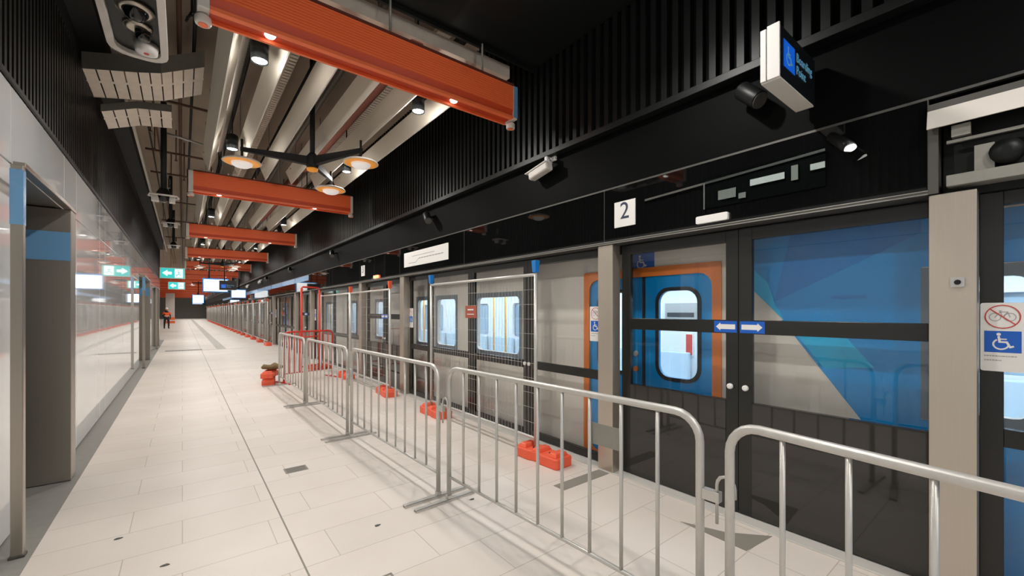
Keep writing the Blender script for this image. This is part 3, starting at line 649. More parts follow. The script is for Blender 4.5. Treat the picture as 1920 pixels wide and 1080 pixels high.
# header hatch with machinery, and the open header beside the front pillar
t = thing('header_hatch', 'clear inspection hatch in the black header over the door marked 2', 'hatch', (XH, 0, 0))
mb = MB(); mb.box(-0.008, -0.004, 0.87, 1.66, 2.375, 2.60); mb.build('backing', 'bulkhead', t)
box(-0.022, -0.018, 1.655, 1.665, 2.37, 2.575).build('hatch_edge', 'galv_dull', t)
mb = MB(); mb.hexa([(-0.02, 0.87, 2.595), (-0.016, 0.87, 2.595), (-0.016, 2.2, 2.545), (-0.02, 2.2, 2.545), (-0.02, 0.87, 2.612), (-0.016, 0.87, 2.612), (-0.016, 2.2, 2.562), (-0.02, 2.2, 2.562)]); mb.build('guide_rail', 'steel_dark', t)
mb = MB(); mb.box(-0.022, -0.016, 1.1, 1.32, 2.475, 2.52); mb.box(-0.022, -0.016, 0.87, 0.95, 2.49, 2.53); mb.build('label_strip', 'sign_white', t)
mb = MB(); mb.box(-0.022, -0.016, 1.42, 1.55, 2.42, 2.49); mb.box(-0.022, -0.016, 1.35, 1.40, 2.40, 2.44); mb.box(-0.02, -0.016, 1.02, 1.06, 2.45, 2.55); mb.build('bracket', 'galv_dull', t)
box(-0.03, -0.026, 0.86, 1.67, 2.37, 2.61).build('pane', 'pane_tint', t)
t = thing('open_header', 'opened door header with beige cover lifted beside the front stainless pillar', 'door header', (XH, 0, 0))
mb = MB(); mb.hexa([(-0.06, -3.5, 2.56), (-0.05, -3.5, 2.56), (-0.05, 0.40, 2.56), (-0.06, 0.40, 2.56), (-0.03, -3.5, 2.665), (-0.02, -3.5, 2.665), (-0.02, 0.40, 2.665), (-0.03, 0.40, 2.665)]); mb.build('cover', 'white_metal', t)
box(-0.03, 0.04, -3.5, 0.40, 2.665, 2.70).build('hinge_rail', 'steel_dark', t)
box(0.09, 0.12, -3.5, 0.35, 2.2, 2.66).build('back_plate', 'black', t)
box(-0.01, 0.1, 0.36, 0.40, 2.215, 2.66).build('end_bracket', 'steel_dark', t)
mb = MB(); mb.box(-0.02, 0.09, -3.5, 0.33, 2.24, 2.30); mb.build('guide_rail', 'galv_dull', t, 0.004)
mb = MB(); mb.box(0.0, 0.02, -3.5, 0.33, 2.475, 2.49); mb.box(-0.02, 0.03, 0.24, 0.31, 2.50, 2.56); mb.box(0.02, 0.08, 0.16, 0.23, 2.30, 2.44); mb.build('track', 'galv_dull', t)
for yy in (0.12, -0.1): mb = MB(); mb.lathe([(0.02, -0.01), (0.06, 0), (0.06, 0.06)], (0.0, yy, 2.38), 16, 'x'); mb.build('roller', 'black', t)
# blue reflections painted as strips on the far header panels
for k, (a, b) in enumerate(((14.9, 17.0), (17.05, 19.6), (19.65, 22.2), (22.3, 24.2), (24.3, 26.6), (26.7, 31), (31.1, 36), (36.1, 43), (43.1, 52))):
    tag(box(XH - 0.004, XH - 0.001, a, b, 2.56, 2.735).build('painted_reflection', 'blue_reflection'), 'strip of pale blue painted reflection on the far black header, %s strip along' % ORD[k], 'reflection', 'blue reflection strips on the header', 'thing')
# ------------------------------------------------------------------ things on the bulkhead
def blade_sign(label, loc, pole=False, wd=0.6, h=0.3):
    t = thing('boarding_sign', label, 'sign', loc, group=None)
    box(0.01, wd, 0.004, 0.095, 0, h).build('box', 'sign_black', t, 0.004)
    mb = MB(); mb.box(0, 0.012, 0, 0.065, -0.004, h + 0.004); mb.box(0, 0.012, 0.07, 0.10, -0.004, h - 0.006); mb.build('end_cap', 'sign_white', t, 0.002)
    box(0.012, wd - 0.04, 0, 0.10, -0.012, -0.001).build('bottom_cap', 'white_metal', t, 0.003)
    s = Sh((0, 0.003, 0), (1, 0, 0), (0, 0, 1), (0, -1, 0), 0.001); s.rect(0.07, 0.08, 0.24, 0.235); b = s.build('blue_square', 'icon_glow', t)
    s = Sh((0, 0.002, 0), (1, 0, 0), (0, 0, 1), (0, -1, 0), 0.001); wheelchair(s, 0.15, 0.157, 0.13); s.build('wheelchair_symbol', 'icon_pale', b)
    text('lettering', 'Boarding', 0.075, 'icon_pale', t, (0.265, 0.002, 0.16), FACE_Y); text('lettering', 'Point', 0.075, 'icon_pale', t, (0.265, 0.002, 0.085), FACE_Y)
    if pole:
        for xx in (0.19,): mb = MB(); mb.tube([(xx, 0.05, h), (xx, 0.05, SLAB_Z - loc[2])], 0.02, 10); mb.build('drop_pole', 'black_matt', t)
    else: box(wd, wd + 0.05, 0.02, 0.08, 0.05, h - 0.05).build('wall_bracket', 'black', t)
    return t
blade_sign('white ended black sign with blue wheelchair square reading Boarding Point, on the ribbed wall', (2.63, 0.92, 2.895))
blade_sign('small dark hanging sign with blue wheelchair square beside the distant white screen', (1.22, 21.6, 2.45), True, 0.62, 0.4)
def wall_spot(label, y, z=3.08):
    t = thing('wall_spotlight', label, 'spotlight', (3.29, y, z), group='black spotlights under the rail')
    mb = MB(); mb.tube([(0, 0, 0.05), (-0.09, 0, 0.03)], 0.02, 10); mb.build('arm', 'black', t)
    mb = MB(); mb.tube([(-0.10, 0.06, 0.09), (-0.13, -0.07, -0.04)], 0.062, 18); mb.build('can', 'black', t, 0.004)
    mb = MB(); mb.tube([(-0.129, -0.066, -0.037), (-0.1315, -0.077, -0.046)], 0.055, 18); mb.build('lens', 'steel_dark', t)
    return t
ws = None
for k, (yy, lab) in enumerate(((1.3, 'stubby black spotlight under the rail beside the Boarding Point sign'), (6.3, 'black spotlight under the rail above the long white strip map'), (11.9, 'black spotlight under the rail beyond the red indicator light'), (17.6, 'small black spotlight under the rail where the blue reflection begins'), (23.2, 'tiny black spotlight under the rail over the far blue reflection'))):
    if ws is None: ws = wall_spot(lab, yy)
    else: dup(ws, (3.29, yy, 3.08), lab)
def cctv(label, loc, group):
    t = thing('security_camera', label, 'camera', loc, group=group)
    box(-0.03, 0.0, -0.13, -0.02, 0.05, 0.1).build('wall_plate', 'sign_white', t, 0.006)
    mb = MB(); mb.box(-0.10, -0.03, -0.09, -0.05, 0.055, 0.085); mb.box(-0.12, -0.07, -0.09, -0.05, -0.04, 0.085); mb.build('bracket', 'sign_white', t, 0.006)
    mb = rot(MB().box(-0.15, -0.05, -0.12, 0.2, -0.09, 0.0), math.radians(-10), (-.1, 0, -.04), 'X'); mb.build('body', 'white_metal', t, 0.02, 3)
    mb = rot(MB().box(-0.16, -0.04, -0.11, 0.24, -0.002, 0.008), math.radians(-10), (-.1, 0, -.04), 'X'); mb.build('sun_hood', 'sign_white', t, 0.003)
    mb = rot(MB().lathe([(0.03, 0.2), (0.03, 0.206)], (-0.1, 0, -0.045), 14, 'y'), math.radians(-10), (-.1, 0, -.04), 'X'); mb.build('lens', 'lens_dark', t)
    return t
cc = cctv('white box security camera under the ribbed black wall', (3.29, 3.5, 3.2), 'white security cameras')
dup(cc, (3.29, 25.6, 3.1), 'tiny white security camera on the far bulkhead near the distant screens')
dup(cc, (3.29, 31, 3.1), 'tiniest white security camera, furthest along the bulkhead')
t = thing('small_spotlight', 'slim black downlight with a bright tip under the header near the photo edge', 'spotlight', (3.25, 0.72, 2.54))
mb = MB(); mb.tube([(0.0, 0.12, 0.14), (-0.1, 0.03, 0.04), (-0.12, 0.0, 0.005)], [0.03, 0.034, 0.034], 14); mb.build('can', 'black', t)
mb = MB(); mb.tube([(-0.12, 0.0, 0.006), (-0.122, -0.003, -0.003)], 0.03, 14); mb.build('lens', 'lamp_beam', t)
# ------------------------------------------------------------------ hanging exit signs and screens
def exit_sign(label, loc, wd, h):
    t = thing('exit_sign', label, 'exit sign', loc, group=None)
    box(0, wd, 0, 0.08, 0, h).build('casing', 'white_metal', t, 0.005)
    box(0.02, wd - 0.02, -0.004, 0, 0.02, h - 0.02).build('light_panel', 'exit_teal', t)
    s = Sh((0, -0.005, 0), (1, 0, 0), (0, 0, 1), (0, -1, 0), 0.002); c = h / 2
    s.poly([(0.07 * wd / .66, c), (0.2 * wd / .66, c + 0.1), (0.2 * wd / .66, c + 0.04), (0.31 * wd / .66, c + 0.04), (0.31 * wd / .66, c - 0.04), (0.2 * wd / .66, c - 0.04), (0.2 * wd / .66, c - 0.1)]); s.build('arrow', 'exit_white', t)
    s = Sh((0, -0.005, 0), (1, 0, 0), (0, 0, 1), (0, -1, 0), 0.002); s.rect(0.39 * wd / .66, 0.04, 0.60 * wd / .66, h - 0.04); d = s.build('doorway_symbol', 'exit_white', t)
    a = 0.48 * wd / .66
    s = Sh((0, -0.0075, 0), (1, 0, 0), (0, 0, 1), (0, -1, 0), 0.002); s.disc(a, c + 0.085, 0.018, 12)
    s.line([(a + .01, c + .05), (a + .02, c - .02), (a - .03, c - .05), (a - .05, c - .1)], 0.026); s.line([(a + .02, c - .02), (a + .06, c - .06), (a + .09, c - .06)], 0.022); s.line([(a + .01, c + .04), (a - .05, c + .02)], 0.016); s.line([(a + .01, c + .04), (a + .06, c + .01)], 0.016); s.build('running_figure', 'exit_teal', d)
    for xx in (0.1, wd - 0.1): mb = MB(); mb.tube([(xx, 0.04, h), (xx, 0.04, SLAB_Z - loc[2])], 0.009, 6); mb.build('hanger_rod', 'galv_dull', t)
    return t
exit_sign('green lit exit sign with arrow and running figure, larger upper one', (-0.588, 17.9, 2.63), 0.66, 0.36)
exit_sign('green lit exit sign with arrow and running figure, smaller one behind and below', (-0.54, 25.9, 2.59), 0.64, 0.36)
def screen(label, loc, wd, h, pole=0.52):
    t = thing('hanging_screen', label, 'screen', loc)
    box(0, wd, 0, 0.1, 0, h).build('casing', 'train_deep', t, 0.006)
    d = box(0.05, wd - 0.05, -0.004, 0, 0.05, h - 0.05).build('display', 'screen', t)
    s = Sh((0, -0.005, 0), (1, 0, 0), (0, 0, 1), (0, -1, 0), 0.001)
    for k in range(3): s.rect(0.08, h * (0.3 + 0.18 * k), wd * (0.4 + 0.1 * k), h * (0.3 + 0.18 * k) + 0.012)
    s.build('faint_lines', 'screen_faint', d)
    mb = MB(); mb.tube([(wd * pole, 0.05, h), (wd * pole, 0.05, SLAB_Z - loc[2])], 0.035, 10); mb.build('drop_pole', 'black_matt', t)
    return t
screen('white lit information screen in a dark blue frame, largest hanging over the platform', (0.74, 24.6, 2.44), 1.03, 0.66, 0.25)
screen('smaller white lit information screen further down the platform', (0.62, 43, 2.15), 0.8, 0.72)
screen('white lit information screen near the platform doors in the distance', (2.26, 30, 2.3), 0.8, 0.55)
screen('tiny white lit information screen furthest down the platform', (0.9, 62, 2.3), 1.0, 0.6)
# ------------------------------------------------------------------ crowd barriers
def arc_corner(L, H, r, n=6):
    pts = [(0, 0, 0.03)]
    pts += [(r - r * math.cos(a), 0, H - r + r * math.sin(a)) for a in [PI / 2 * k / n for k in range(n + 1)]]
    pts += [(L - r + r * math.sin(a), 0, H - r + r * math.cos(a)) for a in [PI / 2 * k / n for k in range(n + 1)]]
    pts += [(L, 0, 0.03)]
    return pts
def barrier(label, L, nb, m='galv', plate_at=None, feet=True, r=0.12, ft=0.019, hook=True):
    t = thing('crowd_barrier', label, 'barrier', group=None); Ht = 1.12 - ft
    mb = MB(); mb.tube(arc_corner(L, Ht, r), ft, 12); mb.build('frame', m, t)
    mb = MB(); mb.tube([(0, 0, 0.2), (L, 0, 0.2)], 0.012, 8); mb.build('bottom_rail', m, t)
    first = None
    for k in range(nb):
        x = L * (k + 1) / (nb + 1)
        if first is None: mb = MB(); mb.tube([(0, 0, 0.2), (0, 0, Ht)], 0.0105, 8); b = mb.build('bar', m, t); first = b
        else: b = first.copy(); COL.objects.link(b); b.parent = t
        b.location = (x, 0, 0)
    if feet:
        for x in (0.0, L):
            mb = MB(); mb.box(x - 0.022, x + 0.022, -0.31, 0.31, 0.012, 0.02); mb.box(x - 0.022, x - 0.016, -0.31, 0.31, 0.001, 0.02); mb.box(x + 0.016, x + 0.022, -0.31, 0.31, 0.001, 0.02); mb.box(x - 0.02, x + 0.02, -0.02, 0.02, 0.02, 0.05); mb.build('foot', 'galv' if m == 'galv' else m, t, 0.002)
    if hook:
        mb = MB(); mb.box(-0.09, -0.015, -0.018, 0.018, 0.735, 0.78); c = mb.build('latch_plate', m, t, 0.002)
        mb = MB(); mb.tube([(-0.075, 0, 0.64), (-0.075, 0, 0.81)] + [(-0.112 + 0.037 * math.cos(a), 0, 0.81 + 0.045 * math.sin(a)) for a in (0.4, 0.9, 1.57, 2.2, 2.7, PI)] + [(-0.149, 0, 0.77)], 0.0075, 8); mb.build('hook', m, t)
    if plate_at:
        tag(box(plate_at[0], plate_at[1], -0.012, -0.009, 0.825, 0.945).build('name_plate', 'galv_dull', t), 'blank grey metal plate')
    return t
def seg(o, a, b):
    o.location = (a[0], a[1], 0); o.rotation_euler = (0, 0, math.atan2(b[1] - a[1], b[0] - a[0])); return o
def dist(a, b): return math.hypot(b[0] - a[0], b[1] - a[1])
J = [(1.52, -1.25), (1.81, 0.82)], [(1.84, 0.965), (1.735, 3.05)], [(1.70, 3.17), (1.645, 5.30)], [(1.63, 5.42), (1.62, 7.55)], [(1.61, 7.68), (1.60, 9.95)]
LB = ['galvanised crowd barrier cut off by the photo corner, closest to the viewpoint', 'galvanised crowd barrier with a blank metal plate on its bars',
      'galvanised crowd barrier in the middle of the row', 'galvanised crowd barrier, fourth of the grey row', 'galvanised crowd barrier at the far end of the grey row beside the red one']
for (a, b), lab, k in zip(J, LB, range(5)):
    L = dist(a, b); seg(barrier(lab, L, [9, 9, 9, 9, 9][k], plate_at=(0.42, 0.625) if k == 1 else None), a, b)['group'] = 'grey crowd barriers in a row'
# move plate position: bars counted from the near end
seg(barrier('red painted crowd barrier standing across the end of the grey barriers', 1.15, 9, 'red_paint', None, True, 0.10, 0.019, False), (1.72, 10.15), (2.78, 10.5))
# ------------------------------------------------------------------ mesh fence panels
def fence_panel(label, L, caps, H=1.98):
    t = thing('mesh_fence_panel', label, 'fence panel', group='temporary mesh fence panels')
    for x in (0, L): mb = MB(); mb.tube([(x, 0, 0.1), (x, 0, H + 0.01)], 0.02, 10); mb.build('post', 'galv', t)
    mb = MB(); mb.tube([(0, 0, H - 0.02), (L, 0, H - 0.02)], 0.018, 10); mb.build('top_rail', 'galv', t)
    mb = MB(); mb.tube([(0, 0, 0.2), (L, 0, 0.2)], 0.016, 10); mb.build('bottom_rail', 'galv', t)
    mb = MB(); n = int(L / 0.06)
    for k in range(1, n): x = L * k / n; mb.tube([(x, 0, 0.2), (x, 0, H - 0.02)], 0.0013, 4, False)
    n = int((H - 0.22) / 0.16)
    for k in range(1, n): z = 0.2 + (H - 0.22) * k / n; mb.tube([(0, 0, z), (L, 0, z)], 0.0017, 4, False)
    mb.build('wire_mesh', 'galv', t)
    for x, c in zip((0, L), caps):
        if c: tag(MB().hexa([(x - .026, -.026, H), (x + .026, -.026, H), (x + .026, .026, H), (x - .026, .026, H), (x - .034, -.034, H + .13), (x + .034, -.034, H + .13), (x + .034, .034, H + .13), (x - .034, .034, H + .13)]).build('post_cap', c, t, 0.006), ('blue' if 'blue' in c else 'red') + ' plastic cap')
    return t
XF = 2.98
f = fence_panel('mesh fence panel with two blue post caps and a small brown sign', 2.40, ('blue_plastic', 'blue_plastic')); seg(f, (XF, 3.38), (XF, 5.78))
f2 = fence_panel('mesh fence panel with red post caps behind the middle grey barriers', 2.28, ('red_plastic', 'red_plastic')); seg(f2, (XF, 7.4), (XF, 9.68))
f3 = fence_panel('mesh fence panel running on from the red capped one to the red frame', 2.3, (None, None)); seg(f3, (XF, 9.75), (2.94, 12.05))
t = thing('safety_notice', 'small brown notice wired to the mesh fence with blue caps', 'sign', (XF, 4.64, 1.545)); box(-0.02, -0.012, -0.13, 0.13, -0.07, 0.09).build('board', 'brown_sign', t)
s = Sh((-0.021, 0.13, -0.07), (0, -1, 0), (0, 0, 1), (-1, 0, 0), 0.001); s.rect(0.06, 0.10, 0.2, 0.118); s.rect(0.05, 0.045, 0.21, 0.055); s.build('print', 'sign_white', t)
# red tall frame
t = thing('red_gate_frame', 'tall red tubular gate frame standing behind the red crowd barrier', 'gate frame', (2.36, 11.6, 0), math.atan2(0.3, 0.5))
L = 0.58
for x in (0, L): mb = MB(); mb.tube([(x, 0, 0.0), (x, 0, 2.12)], 0.026, 10); mb.build('post', 'red_paint', t)
mb = MB(); mb.tube([(0, 0, 2.12), (0.04, 0, 2.17), (L - 0.04, 0, 2.17), (L, 0, 2.12)], 0.022, 10); mb.build('top_rail', 'red_paint', t)
mb = MB(); mb.tube([(0, 0, 0.9), (L, 0, 0.9)], 0.018, 8); mb.build('cross_rail', 'red_paint', t)
for zz_ in (0.15,): mb = MB(); mb.tube([(0, 0, zz_), (L, 0, zz_)], 0.018, 8); mb.build('cross_rail', 'red_paint', t)
# far fence panels
farf = None; fy = 21.6; k = 0
fp_simple = None
while fy < 78:
    lab = 'distant mesh fence panel, %s beyond the red gate frame' % ORD[k]
    if fp_simple is None: fp_simple = fence_panel(lab, 2.4, ('red_plastic', 'red_plastic'), 1.98); o = fp_simple
    else: o = copy_tree(fp_simple); o['label'] = lab
    seg(o, (3.02, fy), (3.02, fy + 2.4)); fy += 2.50; k += 1
# orange fence feet
def fence_foot(label):
    t = thing('fence_foot', label, 'fence foot', group='orange fence feet')
    mb = MB()
    out = [(-0.31, -0.105), (-0.29, -0.12), (-0.14, -0.12), (-0.10, -0.10), (-0.02, -0.10), (0.03, -0.125), (0.29, -0.125), (0.31, -0.105), (0.31, 0.105), (0.29, 0.12), (0.1, 0.12), (0.05, 0.10), (-0.02, 0.10), (-0.08, 0.12), (-0.29, 0.12), (-0.31, 0.105)]
    mb.prism([(a, b, 0.0) for a, b in out], (0, 0, 0.105)); mb.build('block', 'red_plastic', t, 0.014, 3)
    for a, b in ((-0.28, -0.16), (-0.05, 0.06), (0.16, 0.28)): mb = MB(); mb.hexa([(a, -.1, .103), (b, -.1, .103), (b, .1, .103), (a, .1, .103), (a + .02, -.075, .145), (b - .02, -.075, .145), (b - .02, .075, .145), (a + .02, .075, .145)]); mb.build('raised_pad', 'red_plastic', t, 0.01, 2)
    for x in (-0.12, 0.12): mb = MB(); mb.lathe([(0.022, 0.1045), (0.022, 0.107)], (x, 0, 0), 12); mb.build('post_socket', 'shadow_gap', t)
    for x in (-0.16, 0.15): MB().box(x - .03, x + .03, -.127, -.1195, 0.0, 0.03).build('lifting_slot', 'shadow_gap', t)
    return t
ff = fence_foot('orange plastic fence foot under the near blue capped post, closest to the viewpoint'); ff.location = (XF, 3.27, 0); ff.rotation_euler = (0, 0, PI / 2 + 0.05)
for (x, y, rz, lab) in ((XF + .02, 5.68, PI / 2, 'orange plastic fence foot under the far blue capped post'), (XF + .02, 7.62, PI / 2 - .08, 'orange plastic fence foot under the near red capped post'), (XF + .02, 10.1, PI / 2, 'orange plastic fence foot where two mesh panels meet, glimpsed between the grey barriers'),
                        (XF - .05, 12.2, 0.4, 'orange plastic fence foot beside the tall red gate frame')):
    dup(ff, (x, y, 0), lab, rz)
fy = 21.6; k = 0
while fy < 78:
    dup(ff, (3.02, fy - 0.03, 0), 'orange plastic fence foot under the far mesh fence, %s beyond the red gate frame' % ORD[k], PI / 2); fy += 2.50; k += 1
dup(ff, (1.46, 10.35, 0), 'orange plastic fence foot lying at the end of the grey barriers, lower of two', 1.4)
dup(ff, (1.48, 10.35, 0.146), 'orange plastic fence foot lying at the end of the grey barriers, upper of two', 1.25)
mb = MB(); mb.lathe([(0.05, 0.0), (0.15, 0.02), (0.17, 0.06), (0.13, 0.10), (0.04, 0.12)], (0, 0, 0), 14)
for v in mb.bm.verts: v.co.x *= 1.3 + 0.1 * math.sin(v.co.y * 40); v.co.z *= 1 + 0.2 * math.sin(v.co.x * 30)
sb = tag(mb.build('sandbag', 'canvas'), 'khaki sandbag resting on the stacked orange feet', 'sandbag', None, 'thing'); sb.location = (1.54, 10.38, 0.293)
# ------------------------------------------------------------------ floor markings and covers
def floor_patch(name, label, cat, pts, m, z=0.003):
    return tag(MB().prism([(a, b, 0.0005) for a, b in pts], (0, 0, z)).build(name, m), label, cat, None, 'thing')
floor_patch('floor_arrow', 'dark grey triangular arrow on the floor in front of the platform door', 'floor marking', [(2.917, 1.683), (2.90, 1.208), (3.232, 1.175), (3.03, 1.40)], 'marking', 0.002)
floor_patch('floor_line', 'dark grey waiting line across the floor beside the stainless pillar', 'floor marking', [(2.62, 2.60), (3.24, 2.60), (3.24, 2.73), (2.62, 2.73)], 'marking', 0.002)
floor_patch('floor_line', 'long pale grey strip running down the distant floor', 'floor marking', [(1.1, 20.8), (1.42, 20.8), (1.42, 90), (1.1, 90)], 'marking_pale', 0.0015)
floor_patch('floor_line', 'pale grey line crossing the distant floor', 'floor marking', [(-0.7, 20.6), (2.0, 20.6), (2.0, 20.75), (-0.7, 20.75)], 'marking_pale', 0.0012)
t = thing('floor_cover', 'small grey rectangular service cover in the open floor', 'floor cover', (0.885, 4.59, 0)); box(-0.1, 0.1, -0.075, 0.075, 0.0005, 0.003).build('plate', 'marking', t); mb = MB()
for k in range(4): mb.box(-0.085, 0.085, -0.06 + 0.033 * k, -0.045 + 0.033 * k, 0.003, 0.004)
mb.build('ribs', 'steel_dark', t)
t = thing('floor_grating', 'dark slotted drain grating across the distant floor', 'grating', (0.05, 21.0, 0)); box(-0.58, 0.58, -0.2, 0.2, 0.0005, 0.003).build('frame', 'marking', t); mb = MB()
for k in range(12): mb.box(-0.55 + k * 0.094, -0.49 + k * 0.094, -0.16, 0.16, 0.003, 0.004)
mb.build('slots', 'steel_dark', t)
t = thing('floor_hatch', 'square metal floor hatch edge at the bottom of the photo', 'floor hatch', (0.98, 2.42, 0)); mb = MB(); mb.box(-0.22, 0.0, -0.006, 0.006, 0.0005, 0.003).box(-0.006, 0.006, -0.3, 0.006, 0.0005, 0.003).box(-0.22, -0.208, -0.3, 0.006, 0.0005, 0.003); mb.build('metal_edge', 'marking', t)
for k, (x, y, r) in enumerate(((-0.083, 3.36, 0.3), (1.12, 3.02, 1.1), (1.9, 2.95, 2.0), (-0.35, 3.95, 0.8))):
    mb = MB(); mb.prism([(x + 0.02 * math.cos(a + r) * (1.4 if i % 2 else 0.8), y + 0.012 * math.sin(a + r), 0.0005) for i, a in enumerate([0, 1.0, 2.2, 3.1, 4.2, 5.3])], (0, 0, 0.004))
    tag(mb.build('floor_scrap', 'steel_dark'), ['dark scrap of litter on the open floor, largest', 'dark speck of litter in front of the barrier feet', 'dark speck of litter behind the barrier feet', 'dark scrap of litter beside the grey border'][k], 'litter', None, 'thing')
# ------------------------------------------------------------------ train
def ty(u):   # photo column on the train side -> y
    k = (u - 960) / F_PX; return XT * (math.cos(YAW) - math.sin(YAW) * k) / (math.sin(YAW) + math.cos(YAW) * k)
def tz(u, v):
    k = (u - 960) / F_PX; return CAM_H + (HZ - v) / F_PX * XT / (math.sin(YAW) + math.cos(YAW) * k)
def train_car(label, y0, y1, doors, wins, livery):
    t = thing('train_car', label, 'train', group='train at the platform')
    zb, zt = -0.25, 2.30
    # side wall split into bays
    cuts = sorted([(c - 0.78, c + 0.78, 'd') for c in doors] + [(a - 0.12, b + 0.12, 'w', a, b) for a, b in wins])
    side = MB(); y = y0
    for c in cuts:
        if c[0] > y: side.box(XT, XT + 0.06, y, c[0], zb, zt)
        if c[2] == 'w':
            h = holed(XT, XT + 0.06, c[0], c[1], 0.85, 1.92, rr_pts(c[3], 0.97, c[4], 1.77, 0.07, 4)); me = bpy.data.meshes.new('tmp'); h.bm.to_mesh(me); h.bm.free(); side.bm.from_mesh(me); bpy.data.meshes.remove(me)
            side.box(XT, XT + 0.06, c[0], c[1], zb, 0.85); side.box(XT, XT + 0.06, c[0], c[1], 1.92, zt)
        else:
            side.box(XT, XT + 0.06, c[0], c[1], 2.0, zt); side.box(XT, XT + 0.06, c[0], c[1], zb, 0.0)
        y = c[1]
    side.box(XT, XT + 0.06, y, y1, zb, zt); side.build('body_side', 'train_grey', t)
    box(XT - 0.03, XT + 0.5, y0, y1, 2.16, 2.5).build('roof_edge', 'train_dark', t)
    for a, b in wins:
        mb = holed(XT - 0.008, XT + 0.002, a - 0.06, b + 0.06, 0.90, 1.84, rr_pts(a, 0.97, b, 1.77, 0.07, 4)); wf = mb.build('window_frame', 'window_trim', t)
        box(XT + 0.02, XT + 0.025, a - 0.01, b + 0.01, 0.96, 1.78).build('pane', 'pane_train', wf)
    for c in doors:
        ring_yz(XT - 0.012, XT + 0.03, rr_pts(c - 0.78, -0.03, c + 0.78, 2.0, 0.03, 4), rr_pts(c - 0.70, 0.02, c + 0.70, 1.91, 0.12, 4)).build('door_surround', 'train_orange', t)
        for s_ in (-1, 1):
            a, b = sorted((c + s_ * 0.02, c + s_ * 0.70)); wa, wb = sorted((c + s_ * 0.17, c + s_ * 0.56))
            d = holed(XT + 0.01, XT + 0.04, a, b, 0.0, 1.91, rr_pts(wa, 0.94, wb, 1.76, 0.11, 5)).build('train_door', 'train_blue', t)
            ring_yz(XT + 0.002, XT + 0.012, rr_pts(wa - 0.035, 0.905, wb + 0.035, 1.795, 0.14, 5), rr_pts(wa, 0.94, wb, 1.76, 0.11, 5)).build('window_seal', 'train_rubber', d)
            box(XT + 0.02, XT + 0.025, wa - 0.01, wb + 0.01, 0.93, 1.77).build('pane', 'pane_train', d)
        box(XT + 0.008, XT + 0.045, c - 0.016, c + 0.016, 0.0, 1.91).build('door_seal', 'train_rubber', t)
        for z, mm in ((0.98, 'train_orange'), (1.135, 'sign_grey')): mb = MB(); mb.lathe([(0.026, -0.004), (0.03, 0.012)], (XT, c + 0.09, z), 12, 'x'); mb.build('door_button', mm, t)
    # interior
    box(XT + 0.06, XT + 2.7, y0, y1, -0.06, 0.0).build('interior_floor', 'interior_floor', t)
    box(XT + 0.06, XT + 2.7, y0, y1, 2.12, 2.16).build('interior_ceiling', 'interior_white', t)
    mb = MB(); y = y0
    while y < y1 - 2.4:
        if any(abs(y + 1.2 - c - 1.1) < 1.3 for c in doors): mb.box(XT + 2.6, XT + 2.66, y, y + 2.4, 0, 2.12); y += 2.4; continue
        h = holed(XT + 2.6, XT + 2.66, y, y + 2.4, 0.0, 2.12, rr_pts(y + 0.5, 0.95, y + 1.9, 1.75, 0.08, 4)); me = bpy.data.meshes.new('tmp'); h.bm.to_mesh(me); h.bm.free(); mb.bm.from_mesh(me); bpy.data.meshes.remove(me); y += 2.4
    mb.box(XT + 2.6, XT + 2.66, y, y1, 0, 2.12); mb.build('interior_wall', 'interior_white', t)
    box(XT + 2.68, XT + 2.7, y0, y1, 0.9, 1.85).build('far_glazing', 'train_light_dim', t)
    mb = MB()
    for xx in (0.75, 1.9): mb.box(XT + xx, XT + xx + 0.16, y0 + 0.2, y1 - 0.2, 2.108, 2.118)
    mb.build('light_strip', 'train_light', t)
    y = y0 + 0.6; seats = []
    while y < y1 - 1:
        if all(abs(y + 0.5 - c) > 1.0 for c in doors):
            for xx in (0.10, 2.1):
                mb = MB(); mb.box(XT + xx, XT + xx + 0.45, y, y + 0.95, 0.35, 0.46); bx = (xx + 0.4) if xx > 1 else xx; mb.box(XT + bx, XT + bx + 0.08, y, y + 0.95, 0.46, 0.92); mb.build('seat', 'seat_fabric', t, 0.02)
        y += 1.1
    y = y0 + 0.9
    while y < y1:
        if any(c - 0.9 < y < c + 1.9 for c in doors): y += 1.55; continue
        mb = MB(); mb.tube([(XT + 0.75, y, 0), (XT + 0.75, y, 2.1)], 0.018, 8); mb.build('grab_pole', 'pole_yellow', t)
        mb = MB(); mb.tube([(XT + 1.9, y + 0.4, 0), (XT + 1.9, y + 0.4, 2.1)], 0.018, 8); mb.build('grab_pole', 'pole_yellow', t)
        y += 1.55
    mb = MB(); mb.tube([(XT + 1.3, y0, 1.95), (XT + 1.3, y1, 1.95)], 0.015, 8); mb.build('grab_rail', 'pole_yellow', t)
    if y0 < 2 < y1:
        p_ = box(XT + 2.54, XT + 2.6, 3.28, 3.82, 1.44, 1.69).build('route_panel', 'sign_grey', t); box(XT + 2.535, XT + 2.54, 3.33, 3.78, 1.47, 1.54).build('route_text', 'train_dark', p_)
        p_ = box(XT + 2.58, XT + 2.6, 3.36, 3.62, 0.86, 1.22).build('notice', 'sign_white', t); box(XT + 2.575, XT + 2.58, 3.38, 3.48, 0.88, 1.2).build('notice_print', 'sign_red', p_)
    for yy in (y0, y1 - 0.05): box(XT + 0.06, XT + 2.66, yy, yy + 0.05, 0, 2.12).build('end_wall', 'interior_white', t)
